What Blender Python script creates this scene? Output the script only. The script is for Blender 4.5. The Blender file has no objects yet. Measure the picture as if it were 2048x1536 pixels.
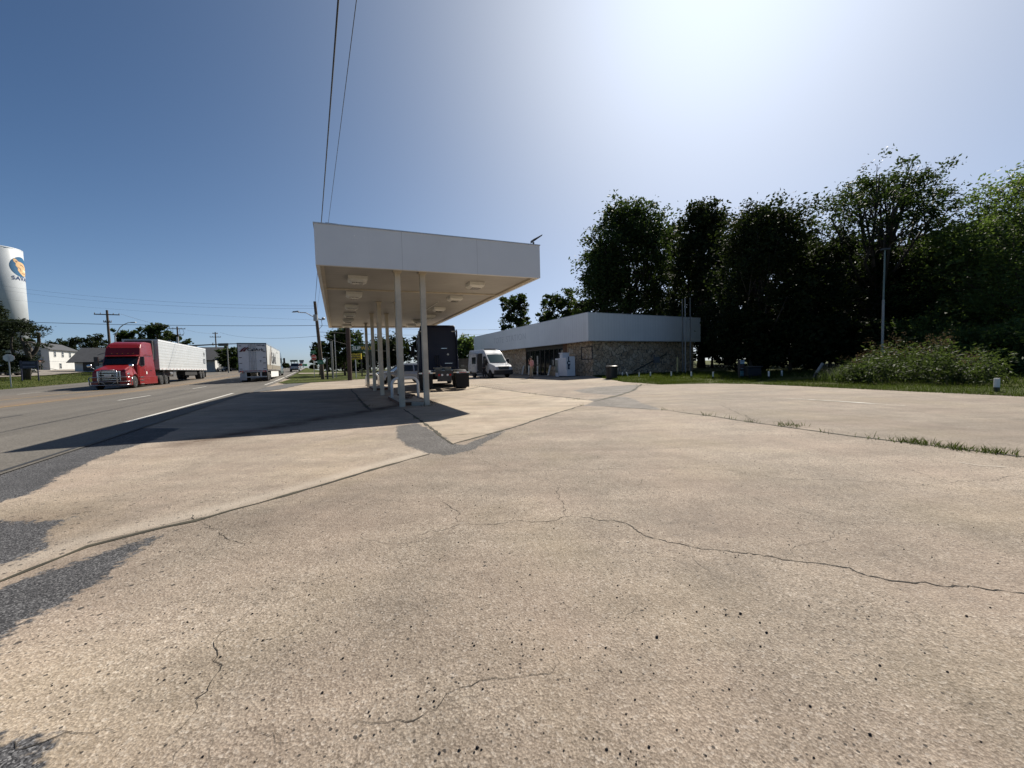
import bpy, bmesh, math, random
import numpy as np
from mathutils import Vector, Matrix
S = bpy.context.scene
C = S.collection
PI = math.pi
rad = math.radians
rng = np.random.default_rng(7)
random.seed(7)

# ------------------------------------------------------------------ camera
FPX, PITCH, ROLL, CH = 760.0, rad(2.75), rad(1.55), 1.29
_u = np.array([0, math.sin(PITCH), math.cos(PITCH)])
_x = np.array([1.0, 0, 0])
FW = np.array([0, math.cos(PITCH), -math.sin(PITCH)])
RT = math.cos(ROLL) * _x - math.sin(ROLL) * _u
UP = math.sin(ROLL) * _x + math.cos(ROLL) * _u
cd = bpy.data.cameras.new('camera')
cam = bpy.data.objects.new('camera', cd)
C.objects.link(cam)
S.camera = cam
cd.sensor_width = 36.0
cd.sensor_fit = 'HORIZONTAL'
cd.lens = FPX / 2048 * 36
cd.clip_start = 0.05
cd.clip_end = 6000
cam.matrix_world = Matrix(((RT[0], UP[0], -FW[0], 0), (RT[1], UP[1], -FW[1], 0), (RT[2], UP[2], -FW[2], CH), (0, 0, 0, 1)))

def ray(px, py):
    return (px - 1024) / FPX * RT - (py - 768) / FPX * UP + FW

def at(px, py, D):                      # the point seen at a pixel, D metres ahead
    d = ray(px, py)
    t = D / d[1]
    return np.array([d[0] * t, D, CH + d[2] * t])

# ------------------------------------------------------------------ terrain
ED = np.array([-0.454, 0.891])          # along the road
NR = np.array([0.891, 0.454])           # to its right
E0 = np.array([-15.3, 20.9])            # a point of the right edge line
ROADW = 21.5
_s = [-200, -10, 0, 10, 24, 72, 120, 150, 200, 260, 400, 2000]
_z = [0.0, 0.1, .13, .15, .30, 1.3, 2.4, 2.75, 2.3, 1.0, -2, -2]

def sstep(a, b, x):
    t = np.clip((x - a) / (b - a), 0, 1)
    return t * t * (3 - 2 * t)

def zf(x, y):
    x = np.asarray(x, float)
    y = np.asarray(y, float)
    dx, dy = x - E0[0], y - E0[1]
    lat = dx * NR[0] + dy * NR[1]
    s = dx * ED[0] + dy * ED[1]
    rz = sum(np.interp(s + o, _s, _z) for o in (-8, -4, 0, 4, 8)) / 5
    yc = np.clip(y, -20, 300)
    lot = .006 * np.clip(yc, -20, 45) + .006 * np.clip(x, -12, 40) + .02 * np.clip(yc - 40, 0, 40)
    right = rz + (lot - rz) * sstep(0, 6, lat)
    left = rz + .035 * np.clip(-lat - ROADW, 0, 60) - .05 * sstep(ROADW, ROADW + .6, -lat)
    return np.where(lat > 0, right, left)

def zg(x, y):
    return float(zf(x, y))

def gp(px, py):                         # ground point under a pixel
    d = ray(px, py)
    z = 0.0
    for _ in range(25):
        t = (z - CH) / d[2]
        z = .5 * z + .5 * zg(d[0] * t, d[1] * t)
    return np.array([d[0] * t, d[1] * t])

def gD(px, D, py=752):                  # ground point in a pixel column, D metres ahead
    d = ray(px, py)
    x = d[0] / d[1] * D
    return (x, D, zg(x, D))

def road(s, lat):
    p = E0 + s * ED + lat * NR
    return p[0], p[1]

# ------------------------------------------------------------------ materials
MATS = {}

class NT:
    def __init__(self, name):
        self.m = bpy.data.materials.new(name)
        self.m.use_nodes = True
        self.t = self.m.node_tree
        self.t.nodes.clear()
        self.out = self.n('ShaderNodeOutputMaterial')

    def n(self, typ, **kw):
        o = self.t.nodes.new(typ)
        for k, v in kw.items():
            if k.startswith('i_'):
                o.inputs[k[2:].replace('_', ' ')].default_value = v
            else:
                setattr(o, k, v)
        return o

    def l(self, a, b):
        self.t.links.new(a, b)

    def val(self, x, sock):
        if isinstance(x, (int, float)):
            sock.default_value = x
        elif isinstance(x, (tuple, list)):
            sock.default_value = tuple(x) + ((1,) if len(x) == 3 and len(sock.default_value) == 4 else ())
        else:
            self.l(x, sock)

    def math(self, op, a, b=0.0, c=None, clamp=False):
        o = self.n('ShaderNodeMath', operation=op, use_clamp=clamp)
        self.val(a, o.inputs[0])
        self.val(b, o.inputs[1])
        if c is not None:
            self.val(c, o.inputs[2])
        return o.outputs[0]

    def mix(self, f, a, b, blend='MIX'):
        o = self.n('ShaderNodeMix', data_type='RGBA', blend_type=blend)
        self.val(f, o.inputs[0])
        self.val(a, o.inputs[6])
        self.val(b, o.inputs[7])
        return o.outputs[2]

    def ramp(self, f, stops):
        o = self.n('ShaderNodeValToRGB')
        e = o.color_ramp.elements
        while len(e) < len(stops):
            e.new(.5)
        for k, (p, c) in zip(e, stops):
            k.position = p
            k.color = (c, c, c, 1) if isinstance(c, (int, float)) else tuple(c) + (1,)
        self.l(f, o.inputs[0])
        return o.outputs[0]

    def noise(self, scale, detail=3, rough=.55, vec=None, dist=0):
        o = self.n('ShaderNodeTexNoise')
        o.inputs['Scale'].default_value = scale
        o.inputs['Detail'].default_value = detail
        o.inputs['Roughness'].default_value = rough
        o.inputs['Distortion'].default_value = dist
        if vec is not None:
            self.l(vec, o.inputs['Vector'])
        return o.outputs[0]

    def vor(self, scale, vec=None, feature='F1', rnd=1):
        o = self.n('ShaderNodeTexVoronoi', feature=feature)
        o.inputs['Scale'].default_value = scale
        o.inputs['Randomness'].default_value = rnd
        if vec is not None:
            self.l(vec, o.inputs['Vector'])
        return o

    def pos(self):
        return self.n('ShaderNodeNewGeometry').outputs['Position']

    def obj(self):
        return self.n('ShaderNodeTexCoord').outputs['Object']

    def attr(self, name):
        return self.n('ShaderNodeAttribute', attribute_name=name)

    def princ(self, col, rough=.6, metal=0, spec=.5, bump=None, bstr=.3, bdist=.01, **kw):
        p = self.n('ShaderNodeBsdfPrincipled')
        self.val(col, p.inputs['Base Color'])
        self.val(rough, p.inputs['Roughness'])
        self.val(metal, p.inputs['Metallic'])
        self.val(spec, p.inputs['Specular IOR Level'])
        for k, v in kw.items():
            self.val(v, p.inputs[k.replace('_', ' ')])
        if bump is not None:
            b = self.n('ShaderNodeBump')
            b.inputs['Strength'].default_value = bstr
            b.inputs['Distance'].default_value = bdist
            self.l(bump, b.inputs['Height'])
            self.l(b.outputs[0], p.inputs['Normal'])
        self.l(p.outputs[0], self.out.inputs[0])
        return p

def M(name, col, rough=.6, metal=0, var=.12, scale=3.0, bump=0.0, bscale=40.0, spec=.5, coat=0.0, dirt=0.0):
    if name in MATS:
        return MATS[name]
    t = NT(name)
    v = t.obj()
    n1 = t.noise(scale, 4, .6, v)
    lo = tuple(c * (1 - var) for c in col)
    hi = tuple(min(1, c * (1 + var)) for c in col)
    c = t.ramp(n1, [(.3, lo), (.7, hi)])
    if dirt:
        n2 = t.noise(scale * .37, 5, .7, v)
        c = t.mix(t.math('MULTIPLY', t.ramp(n2, [(.45, 0), (.75, 1)]), dirt), c, tuple(x * .35 for x in col))
    b = t.noise(bscale, 3, .6, v) if bump else None
    r = t.ramp(n1, [(.3, max(0, rough - .06)), (.7, min(1, rough + .06))])
    t.princ(c, r, metal, spec, b, bump, .01, Coat_Weight=coat)
    MATS[name] = t.m
    return t.m

# ------------------------------------------------------------------ objects
def tag(o, label=None, cat=None, group=None, kind=None):
    if label: o['label'] = label
    if cat: o['category'] = cat
    if group: o['group'] = group
    if kind: o['kind'] = kind
    return o

def thing(name, label, cat, loc=(0, 0, 0), rz=0, group=None):
    o = bpy.data.objects.new(name, None)
    C.objects.link(o)
    o.location = tuple(map(float, loc))
    o.rotation_euler = (0, 0, rz)
    o.empty_display_size = .2
    return tag(o, label, cat, group)

def mk(name, V, F, m, par=None, smooth=False, bev=0, seg=2, fix=True):
    me = bpy.data.meshes.new(name)
    me.from_pydata([tuple(map(float, v)) for v in V], [], F)
    if fix:
        b = bmesh.new()
        b.from_mesh(me)
        bmesh.ops.recalc_face_normals(b, faces=b.faces)
        b.to_mesh(me)
        b.free()
    me.materials.append(m)
    if smooth:
        for p in me.polygons:
            p.use_smooth = True
    o = bpy.data.objects.new(name, me)
    C.objects.link(o)
    if par: o.parent = par
    if bev:
        k = o.modifiers.new('bevel', 'BEVEL')
        k.width = bev
        k.segments = seg
        k.limit_method = 'ANGLE'
        k.angle_limit = rad(32)
    return o

class MB:
    def __init__(self):
        self.V, self.F, self.K = [], [], []

    def add(self, V, F):
        k = len(self.V)
        self.K.append((k, len(self.F)))
        self.V += [tuple(v) for v in V]
        self.F += [[i + k for i in f] for f in F]
        return self

    def box(self, x0, x1, y0, y1, z0, z1, mat=None):
        V = [(x, y, z) for x in (x0, x1) for y in (y0, y1) for z in (z0, z1)]
        if mat is not None:
            V = [tuple(mat @ Vector(v)) for v in V]
        return self.add(V, [[0, 1, 3, 2], [4, 6, 7, 5], [0, 4, 5, 1], [2, 3, 7, 6], [0, 2, 6, 4], [1, 5, 7, 3]])

    def tube(self, P, r, n=8, caps=True):
        P = [Vector(tuple(map(float, p))) for p in P]
        R = r if isinstance(r, (list, tuple)) else [r] * len(P)
        V, F = [], []
        prev = None
        for i, p in enumerate(P):
            d = (P[min(i + 1, len(P) - 1)] - P[max(i - 1, 0)]).normalized()
            a = prev if prev is not None else (Vector((0, 0, 1)) if abs(d.z) < .9 else Vector((1, 0, 0)))
            u = d.cross(a)
            if u.length < 1e-4: u = d.cross(Vector((0, 1, 0)))
            u.normalize()
            w = u.cross(d).normalized()
            prev = w
            for k in range(n):
                q = p + (u * math.cos(2 * PI * k / n) + w * math.sin(2 * PI * k / n)) * R[i]
                V.append(tuple(q))
        for i in range(len(P) - 1):
            for k in range(n):
                F.append([i * n + k, i * n + (k + 1) % n, (i + 1) * n + (k + 1) % n, (i + 1) * n + k])
        if caps:
            F.append(list(range(n))[::-1])
            F.append(list(range((len(P) - 1) * n, len(P) * n)))
        return self.add(V, F)

    def cyl(self, p0, p1, r0, r1=None, n=12):
        return self.tube([p0, p1], [r0, r0 if r1 is None else r1], n)

    def lathe(self, prof, n=24, axis='z', off=(0, 0, 0)):
        V, F = [], []
        for r, h in prof:
            for k in range(n):
                a = 2 * PI * k / n
                p = (r * math.cos(a), r * math.sin(a), h)
                if axis == 'y': p = (p[0], h, p[1])
                if axis == 'x': p = (h, p[0], p[1])
                V.append((p[0] + off[0], p[1] + off[1], p[2] + off[2]))
        for i in range(len(prof) - 1):
            for k in range(n):
                F.append([i * n + k, i * n + (k + 1) % n, (i + 1) * n + (k + 1) % n, (i + 1) * n + k])
        F.append(list(range(n)))
        F.append(list(range((len(prof) - 1) * n, len(prof) * n)))
        return self.add(V, F)

    def ext(self, pts, y0, y1):           # an outline in x,z given a thickness in y
        n = len(pts)
        V = [(x, y0, z) for x, z in pts] + [(x, y1, z) for x, z in pts]
        return self.add(V, [list(range(n)), list(range(2 * n - 1, n - 1, -1))] + [[i, (i + 1) % n, (i + 1) % n + n, i + n] for i in range(n)])

    def ball(self, c, r, n=10, sq=(1, 1, 1)):
        V, F = [], []
        m = n // 2 + 1
        for i in range(m + 1):
            a = PI * i / m
            for k in range(n):
                b = 2 * PI * k / n
                V.append((c[0] + r * sq[0] * math.sin(a) * math.cos(b), c[1] + r * sq[1] * math.sin(a) * math.sin(b), c[2] + r * sq[2] * math.cos(a)))
        for i in range(m):
            for k in range(n):
                F.append([i * n + k, i * n + (k + 1) % n, (i + 1) * n + (k + 1) % n, (i + 1) * n + k])
        return self.add(V, F)

    def build(self, name, m, par=None, smooth=False, bev=0, seg=2):
        return mk(name, self.V, self.F, m, par, smooth, bev, seg)

    def pieces(self, name, m, par=None, smooth=False, bev=0):   # every added piece an object of its own
        K = self.K + [(len(self.V), len(self.F))]
        return [mk(name, self.V[a:c], [[i - a for i in q] for q in self.F[b:d]], m, par, smooth, bev) for (a, b), (c, d) in zip(K[:-1], K[1:])]

def B():
    return MB()

def prism(name, pts, hw, m, par, bev=.04, seg=3, smooth=True):
    n = len(pts)
    V = [(x, hw(x, z), z) for x, z in pts] + [(x, -hw(x, z), z) for x, z in pts]
    F = [list(range(n)), list(range(2 * n - 1, n - 1, -1))] + [[i, (i + 1) % n, (i + 1) % n + n, i + n] for i in range(n)]
    o = mk(name, V, F, m, par, False, bev, seg)
    return o

def arch(cx, r, zc, zb, n=9):            # a wheel arch, from its front foot over to its rear foot
    a0 = math.asin(max(-1, min(1, (zb - zc) / r)))
    return [(cx + r * math.cos(a), zc + r * math.sin(a)) for a in np.linspace(a0, PI - a0, n)]

def dup(o, loc=None, rz=None, label=None, scale=None):
    c = o.copy()
    C.objects.link(c)
    if loc is not None: c.location = tuple(map(float, loc))
    if rz is not None: c.rotation_euler = (0, 0, rz)
    if scale is not None: c.scale = (scale,) * 3 if isinstance(scale, (int, float)) else scale
    if label: c['label'] = label
    def kids(a, b):
        for ch in list(a.children):
            if ch is b: continue
            d = ch.copy()
            C.objects.link(d)
            d.parent = b
            kids(ch, d)
    kids(o, c)
    return c

def text(name, s, size, m, par, loc, rot, ext=.004, bold=0.0, sx=1.0, align='CENTER'):
    cu = bpy.data.curves.new(name, 'FONT')
    cu.body = s
    cu.size = size
    cu.extrude = ext
    cu.offset = bold
    cu.space_character = 1.08
    cu.align_x = align
    cu.align_y = 'CENTER'
    tmp = bpy.data.objects.new(name, cu)
    C.objects.link(tmp)
    dg = bpy.context.evaluated_depsgraph_get()
    me = bpy.data.meshes.new_from_object(tmp.evaluated_get(dg))
    bpy.data.objects.remove(tmp)
    for v in me.vertices: v.co.x *= sx
    me.materials.clear()
    me.materials.append(m)
    o = bpy.data.objects.new(name, me)
    C.objects.link(o)
    o.parent = par
    o.location = loc
    o.rotation_euler = rot
    return o

def quads(name, P, m, par=None, attr=None):    # P: (n,4,3) array of loose faces
    n = len(P)
    me = bpy.data.meshes.new(name)
    me.vertices.add(n * 4)
    me.vertices.foreach_set('co', P.reshape(-1).astype(np.float32))
    me.loops.add(n * 4)
    me.loops.foreach_set('vertex_index', np.arange(n * 4, dtype=np.int32))
    me.polygons.add(n)
    me.polygons.foreach_set('loop_start', np.arange(0, n * 4, 4, dtype=np.int32))
    me.polygons.foreach_set('loop_total', np.full(n, 4, dtype=np.int32))
    me.update(calc_edges=True)
    me.materials.append(m)
    if attr is not None:
        a = me.attributes.new('tint', 'FLOAT', 'POINT')
        a.data.foreach_set('value', np.repeat(attr, 4).astype(np.float32))
    o = bpy.data.objects.new(name, me)
    C.objects.link(o)
    if par: o.parent = par
    return o

# ------------------------------------------------------------------ world and sun
SUN_AZ, SUN_EL = rad(29.5), rad(43.9)
w = bpy.data.worlds.new('World')
S.world = w
w.use_nodes = True
wt = w.node_tree
wt.nodes.clear()
sk = wt.nodes.new('ShaderNodeTexSky')
sk.sky_type = 'NISHITA'
sk.sun_disc = False
sk.sun_elevation = SUN_EL
sk.sun_rotation = SUN_AZ
sk.altitude = 200
sk.air_density = 0.5
sk.dust_density = 1.5
sk.ozone_density = 1.0
EXPO = 0.75
bg = wt.nodes.new('ShaderNodeBackground')
bg.inputs[1].default_value = SKY_STR = 0.05
def vmath(op, a, b):                    # grade the sky: soften the glow, deepen the blue away from the sun
    o = wt.nodes.new('ShaderNodeVectorMath')
    o.operation = op
    for s_, v_ in ((o.inputs[0], a), (o.inputs[1], b)):
        if isinstance(v_, tuple): s_.default_value = v_
        else: wt.links.new(v_, s_)
    return o.outputs[0]
g1 = vmath('MULTIPLY', sk.outputs[0], (.05 / .2747, .05 / .2801, .05 / .335))
g2 = vmath('DIVIDE', g1, vmath('ADD', vmath('MULTIPLY', g1, (2.55, 2.5, 2.28)), (1, 1, 1)))
g3 = vmath('POWER', g2, (2.3, 2.3, 2.3))
kk = 1 / (SKY_STR * 2 ** EXPO)
g4 = vmath('MULTIPLY', g3, (10.0 * kk, 11.1 * kk, 12.0 * kk))
wo = wt.nodes.new('ShaderNodeOutputWorld')
wt.links.new(g4, bg.inputs[0])
wt.links.new(bg.outputs[0], wo.inputs[0])
sl = bpy.data.lights.new('sun', 'SUN')
sl.energy = 5.0
sl.angle = rad(.5)
sl.color = (1.0, .93, .82)
so = bpy.data.objects.new('sun', sl)
C.objects.link(so)
sd = Vector((math.sin(SUN_AZ) * math.cos(SUN_EL), math.cos(SUN_AZ) * math.cos(SUN_EL), math.sin(SUN_EL)))
so.rotation_euler = sd.to_track_quat('Z', 'Y').to_euler()
so.location = (20, 40, 60)
S.view_settings.view_transform = 'Standard'
S.view_settings.look = 'None'
S.view_settings.gamma = 1
S.view_settings.exposure = EXPO
S.render.engine = 'CYCLES'
S.cycles.max_bounces = 6
S.cycles.transparent_max_bounces = 4
S.cycles.use_denoising = True
# ------------------------------------------------------------------ ground sheets
def sdist(P, poly):                      # signed distance of points to a polygon, negative inside
    poly = np.asarray(poly, float)
    d = np.full(len(P), 1e9)
    ins = np.zeros(len(P), bool)
    n = len(poly)
    for i in range(n):
        a, b = poly[i], poly[(i + 1) % n]
        e = b - a
        t = np.clip(((P - a) @ e) / max(e @ e, 1e-9), 0, 1)
        q = a + t[:, None] * e
        d = np.minimum(d, np.hypot(*(P - q).T))
        c = (a[1] > P[:, 1]) != (b[1] > P[:, 1])
        with np.errstate(divide='ignore', invalid='ignore'):
            xx = a[0] + (P[:, 1] - a[1]) / (b[1] - a[1] if b[1] != a[1] else 1e-9) * e[0]
        ins ^= c & (P[:, 0] < xx)
    return np.where(ins, -d, d)

def ldist(P, line):
    line = np.asarray(line, float)
    d = np.full(len(P), 1e9)
    for a, b in zip(line[:-1], line[1:]):
        e = b - a
        t = np.clip(((P - a) @ e) / max(e @ e, 1e-9), 0, 1)
        d = np.minimum(d, np.hypot(*(P - a - t[:, None] * e).T))
    return d

def pxs(L):
    return np.array([gp(*p) for p in L])

def grid(name, xs, ys, dz, m, attrs=None):
    X, Y = np.meshgrid(xs, ys)
    Z = zf(X, Y) + dz
    nx, ny = len(xs), len(ys)
    V = np.stack([X, Y, Z], -1).reshape(-1, 3)
    i = np.arange((ny - 1) * (nx - 1))
    r, c = i // (nx - 1), i % (nx - 1)
    a = r * nx + c
    F = np.stack([a, a + 1, a + nx + 1, a + nx], 1)
    me = bpy.data.meshes.new(name)
    me.from_pydata(V.tolist(), [], F.tolist())
    me.materials.append(m)
    for p in me.polygons: p.use_smooth = True
    for k, v in (attrs(V[:, :2]) if attrs else {}).items():
        at_ = me.attributes.new(k, 'FLOAT', 'POINT')
        at_.data.foreach_set('value', v.astype(np.float32))
    o = bpy.data.objects.new(name, me)
    C.objects.link(o)
    o['kind'] = 'structure'
    return o

def spaced(lo, hi, d0, g):
    out = [0.0]
    while out[-1] < hi: out.append(out[-1] + d0 + g * out[-1])
    neg = [0.0]
    while neg[-1] > lo: neg.append(neg[-1] - d0 + g * neg[-1])
    return np.array(neg[:0:-1] + out)

def sheet(name, poly, dz, m, cell=1.0, kind='structure', rough=0.0):
    poly = np.asarray(poly, float)
    if rough:                            # an uneven edge
        q = []
        for a, b in zip(poly, np.roll(poly, -1, 0)):
            L = np.hypot(*(b - a))
            k = max(1, int(min(L / .25, 160)))
            for j in range(k):
                q.append(a + (b - a) * j / k + (rng.normal(size=2) * rough if j else 0))
        poly = np.array(q)
    b = bmesh.new()
    b.faces.new([b.verts.new((x, y, 0)) for x, y in poly])
    lo, hi = poly.min(0), poly.max(0)
    for ax in (0, 1):
        for c in np.arange(math.floor(lo[ax] / cell) * cell + cell, hi[ax], cell):
            co = (c, 0, 0) if ax == 0 else (0, c, 0)
            no = (1, 0, 0) if ax == 0 else (0, 1, 0)
            bmesh.ops.bisect_plane(b, geom=b.verts[:] + b.edges[:] + b.faces[:], plane_co=co, plane_no=no)
    for v in b.verts: v.co.z = zg(v.co.x, v.co.y) + dz
    bmesh.ops.recalc_face_normals(b, faces=b.faces)
    if sum(f.normal.z for f in b.faces) < 0: bmesh.ops.reverse_faces(b, faces=b.faces)
    me = bpy.data.meshes.new(name)
    b.to_mesh(me)
    b.free()
    me.materials.append(m)
    o = bpy.data.objects.new(name, me)
    C.objects.link(o)
    o['kind'] = kind
    return o

def ribbons(name, lines, m, dz, jit=.03, step=.12, kind='structure', worldpts=False, wscale=1.0):
    V, F = [], []
    for pts, wd in lines:
        P = np.asarray(pts, float) if worldpts else pxs(pts)
        Q = []
        for a, b in zip(P[:-1], P[1:]):
            k = max(1, int(np.hypot(*(b - a)) / step))
            for j in range(k): Q.append(a + (b - a) * j / k)
        Q.append(P[-1])
        Q = np.array(Q)
        n = len(Q)
        wob = np.zeros((n, 2))
        for sc, am in ((9, 1.4), (4, .8), (1.5, .5)):
            k = max(2, int(n / sc) + 2)
            z = rng.normal(size=(k, 2))
            tt = np.linspace(0, k - 1, n)
            wob += am * jit * np.stack([np.interp(tt, range(k), z[:, i]) for i in (0, 1)], 1)
        wob += .22 * jit * rng.normal(size=(n, 2))
        wob[0] = wob[-1] = 0
        Q = Q + wob
        w0, w1 = (wd, wd) if isinstance(wd, (int, float)) else wd
        base = len(V)
        for i in range(n):
            t = Q[min(i + 1, n - 1)] - Q[max(i - 1, 0)]
            t = t / (np.hypot(*t) + 1e-9)
            nn = np.array([-t[1], t[0]])
            ww = (w0 + (w1 - w0) * i / max(1, n - 1)) * (.35 + 1.3 * rng.random()) * .5 * wscale * (.35 + .65 * min(1, i / 6, (n - 1 - i) / 6))
            for sgn in (-1, 1):
                p = Q[i] + nn * ww * sgn
                V.append((p[0], p[1], zg(*p) + dz))
            if i: F.append([base + 2 * i - 2, base + 2 * i - 1, base + 2 * i + 1, base + 2 * i])
    o = mk(name, V, F, m, fix=False)
    b = bmesh.new(); b.from_mesh(o.data)
    for f in b.faces:
        f.normal_update()
        if f.normal.z < 0: f.normal_flip()
    b.to_mesh(o.data); b.free()
    o['kind'] = kind
    return o

# ---- pavement material: exposed-aggregate concrete with asphalt patches
def lot_material():
    t = NT('parking_lot_concrete')
    p = t.pos()
    # aggregate
    v1 = t.vor(95, p)
    sep = t.n('ShaderNodeSeparateColor')
    t.l(v1.outputs['Color'], sep.inputs[0])
    aggr = t.ramp(sep.outputs[0], [(0, (.07, .055, .042)), (.14, (.21, .165, .12)), (.35, (.40, .325, .24)), (.6, (.49, .40, .30)), (.85, (.62, .53, .41)), (1, (.95, .88, .76))])
    v2 = t.vor(38, p)
    sep2 = t.n('ShaderNodeSeparateColor')
    t.l(v2.outputs['Color'], sep2.inputs[0])
    aggr = t.mix(.35, aggr, t.ramp(sep2.outputs[1], [(0, (.20, .16, .12)), (.5, (.43, .35, .26)), (1, (.68, .58, .45))]))
    fine = t.noise(120, 4, .8, p)
    aggr = t.mix(.5, aggr, t.ramp(fine, [(.40, (.13, .105, .08)), (.52, (.46, .385, .295)), (.62, (.86, .75, .61))]))
    # smoother paste for the newer slabs
    sm = t.attr('smooth').outputs['Fac']
    paste = t.ramp(t.noise(14, 5, .7, p), [(.25, (.50, .42, .31)), (.75, (.66, .565, .43))])
    base = t.mix(sm, aggr, paste)
    # broad patches of tone
    n1 = t.noise(.45, 5, .6, p)
    n2 = t.noise(2.6, 5, .65, p)
    base = t.mix(1.0, base, t.ramp(n1, [(.3, .76), (.7, 1.14)]), 'MULTIPLY')
    base = t.mix(1.0, base, t.ramp(n2, [(.3, .84), (.72, 1.12)]), 'MULTIPLY')
    pink = t.ramp(t.noise(.8, 3, .5, p), [(.42, 0), (.7, 1)])
    base = t.mix(t.math('MULTIPLY', pink, .3), base, (.46, .335, .255))
    oc = t.ramp(t.noise(.55, 3, .5, t.obj()), [(.5, 0), (.72, 1)])
    base = t.mix(t.math('MULTIPLY', oc, .3), base, (.44, .36, .21))
    sm2 = t.n('ShaderNodeMapping')
    sm2.inputs['Rotation'].default_value = (0, 0, rad(35))
    sm2.inputs['Scale'].default_value = (.35, 2.2, 1)
    t.l(p, sm2.inputs['Vector'])
    base = t.mix(1.0, base, t.ramp(t.noise(.8, 5, .7, sm2.outputs[0]), [(.33, .82), (.6, 1.06)]), 'MULTIPLY')
    base = t.mix(t.attr('pale').outputs['Fac'], base, (.66, .585, .47))
    ton = t.attr('tone').outputs['Fac']
    tc = t.n('ShaderNodeCombineColor')
    for k in range(3): t.l(ton, tc.inputs[k])
    base = t.mix(1.0, base, tc.outputs[0], 'MULTIPLY')
    # dark pits where stones have dropped out
    wear = t.attr('wear').outputs['Fac']
    v3 = t.vor(19, p)
    sep3 = t.n('ShaderNodeSeparateColor')
    t.l(v3.outputs['Color'], sep3.inputs[0])
    keep = t.math('LESS_THAN', sep3.outputs[0], t.math('MULTIPLY_ADD', wear, .55, .05))
    rad_ = t.math('MULTIPLY_ADD', wear, .15, .10)
    wob = t.math('MULTIPLY', t.math('SUBTRACT', t.noise(60, 2, .5, p), .5), .25)
    pit = t.math('MULTIPLY', keep, t.math('LESS_THAN', t.math('ADD', v3.outputs['Distance'], wob), t.math('MULTIPLY', rad_, t.math('ADD', sep3.outputs[1], .45))))
    v4 = t.vor(46, p)
    sep4 = t.n('ShaderNodeSeparateColor')
    t.l(v4.outputs['Color'], sep4.inputs[0])
    pit2 = t.math('MULTIPLY', t.math('LESS_THAN', sep4.outputs[0], t.math('MULTIPLY_ADD', wear, .28, .24)), t.math('LESS_THAN', v4.outputs['Distance'], t.math('MULTIPLY_ADD', sep4.outputs[1], .26, .04)))
    pit = t.math('MAXIMUM', pit, pit2)
    pit = t.math('MULTIPLY', pit, t.math('SUBTRACT', 1.0, t.math('MULTIPLY', sm, .85)))
    base = t.mix(t.math('MULTIPLY', pit, .85), base, (.035, .033, .032))
    # stains: grey grime, rust streaks, tyre marks
    gr = t.math('MULTIPLY', t.attr('grime').outputs['Fac'], t.ramp(t.noise(3.5, 5, .7, p), [(.32, .1), (.62, 1)]))
    base = t.mix(gr, base, (.12, .105, .09))
    ru = t.math('MULTIPLY', t.attr('rust').outputs['Fac'], t.ramp(t.noise(2.0, 5, .7, p), [(.3, .25), (.6, 1)]))
    base = t.mix(ru, base, (.085, .042, .022))
    # asphalt patches with ragged edges
    e = t.attr('asph').outputs['Fac']
    rag = t.math('ADD', t.math('MULTIPLY', t.math('SUBTRACT', t.noise(3.2, 5, .65, p), .5), .26), t.math('MULTIPLY', t.math('SUBTRACT', t.noise(22, 3, .6, p), .5), .22))
    f = t.math('SUBTRACT', .5, t.math('MULTIPLY', t.math('ADD', e, rag), 26.0), clamp=True)
    va = t.vor(150, p)
    sepa = t.n('ShaderNodeSeparateColor')
    t.l(va.outputs['Color'], sepa.inputs[0])
    asp = t.ramp(sepa.outputs[0], [(0, (.015, .016, .018)), (.35, (.07, .070, .072)), (.75, (.13, .13, .132)), (1, (.32, .32, .315))])
    lig = t.attr('light').outputs['Fac']
    asp = t.mix(lig, asp, t.ramp(sepa.outputs[0], [(0, (.11, .10, .09)), (.5, (.22, .20, .175)), (1, (.42, .39, .34))]))
    asp = t.mix(1.0, asp, t.ramp(t.noise(1.3, 4, .6, p), [(.3, .75), (.7, 1.2)]), 'MULTIPLY')
    base = t.mix(f, base, asp)
    base = t.mix(1.0, base, (.552, .548, .568), 'MULTIPLY')
    h = t.math('ADD', t.math('MULTIPLY', v1.outputs['Distance'], .9), t.math('MULTIPLY', fine, .8))
    h = t.math('SUBTRACT', h, t.math('MULTIPLY', pit, .8))
    h = t.math('MULTIPLY', h, t.math('SUBTRACT', 1.0, t.math('MULTIPLY', sm, .6)))
    pr = t.princ(base, .88, 0, .25, h, .5, .006)
    return t.m

A_ = lambda L: pxs(L)
seamA = [(-260, 1262), (0, 1163), (180, 1092), (340, 1052), (400, 1039), (600, 984), (760, 936), (860, 908)]
patch1 = A_([(795, 852), (832, 846), (866, 862), (905, 886), (925, 892), (962, 876), (1005, 860), (1012, 864), (945, 900), (905, 910), (860, 908), (815, 893), (792, 872)])
patch2 = A_([(1167, 812), (1187, 803), (1175, 799), (1230, 794), (1248, 793), (1267, 798), (1283, 806), (1325, 819), (1287, 819), (1256, 815), (1209, 813)])
patch3 = A_([(1145, 781), (1194, 774), (1278, 769), (1262, 783), (1233, 791), (1169, 786)])
strip1 = A_([(-500, 1010), (0, 921), (120, 890), (253, 856), (357, 857), (308, 880), (240, 901), (191, 919), (140, 943), (113, 958), (70, 983), (38, 996), (0, 1006), (-500, 1140)])
patch4 = A_([(-260, 1270), (0, 1175), (130, 1128), (230, 1098), (330, 1062), (290, 1092), (255, 1118), (215, 1155), (130, 1205), (60, 1240), (0, 1290), (-260, 1480)])
patch5 = A_([(-300, 1090), (0, 1020), (60, 1032), (140, 1030), (232, 1014), (160, 1036), (138, 1060), (150, 1085), (105, 1108), (0, 1140), (-300, 1230)])
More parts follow.
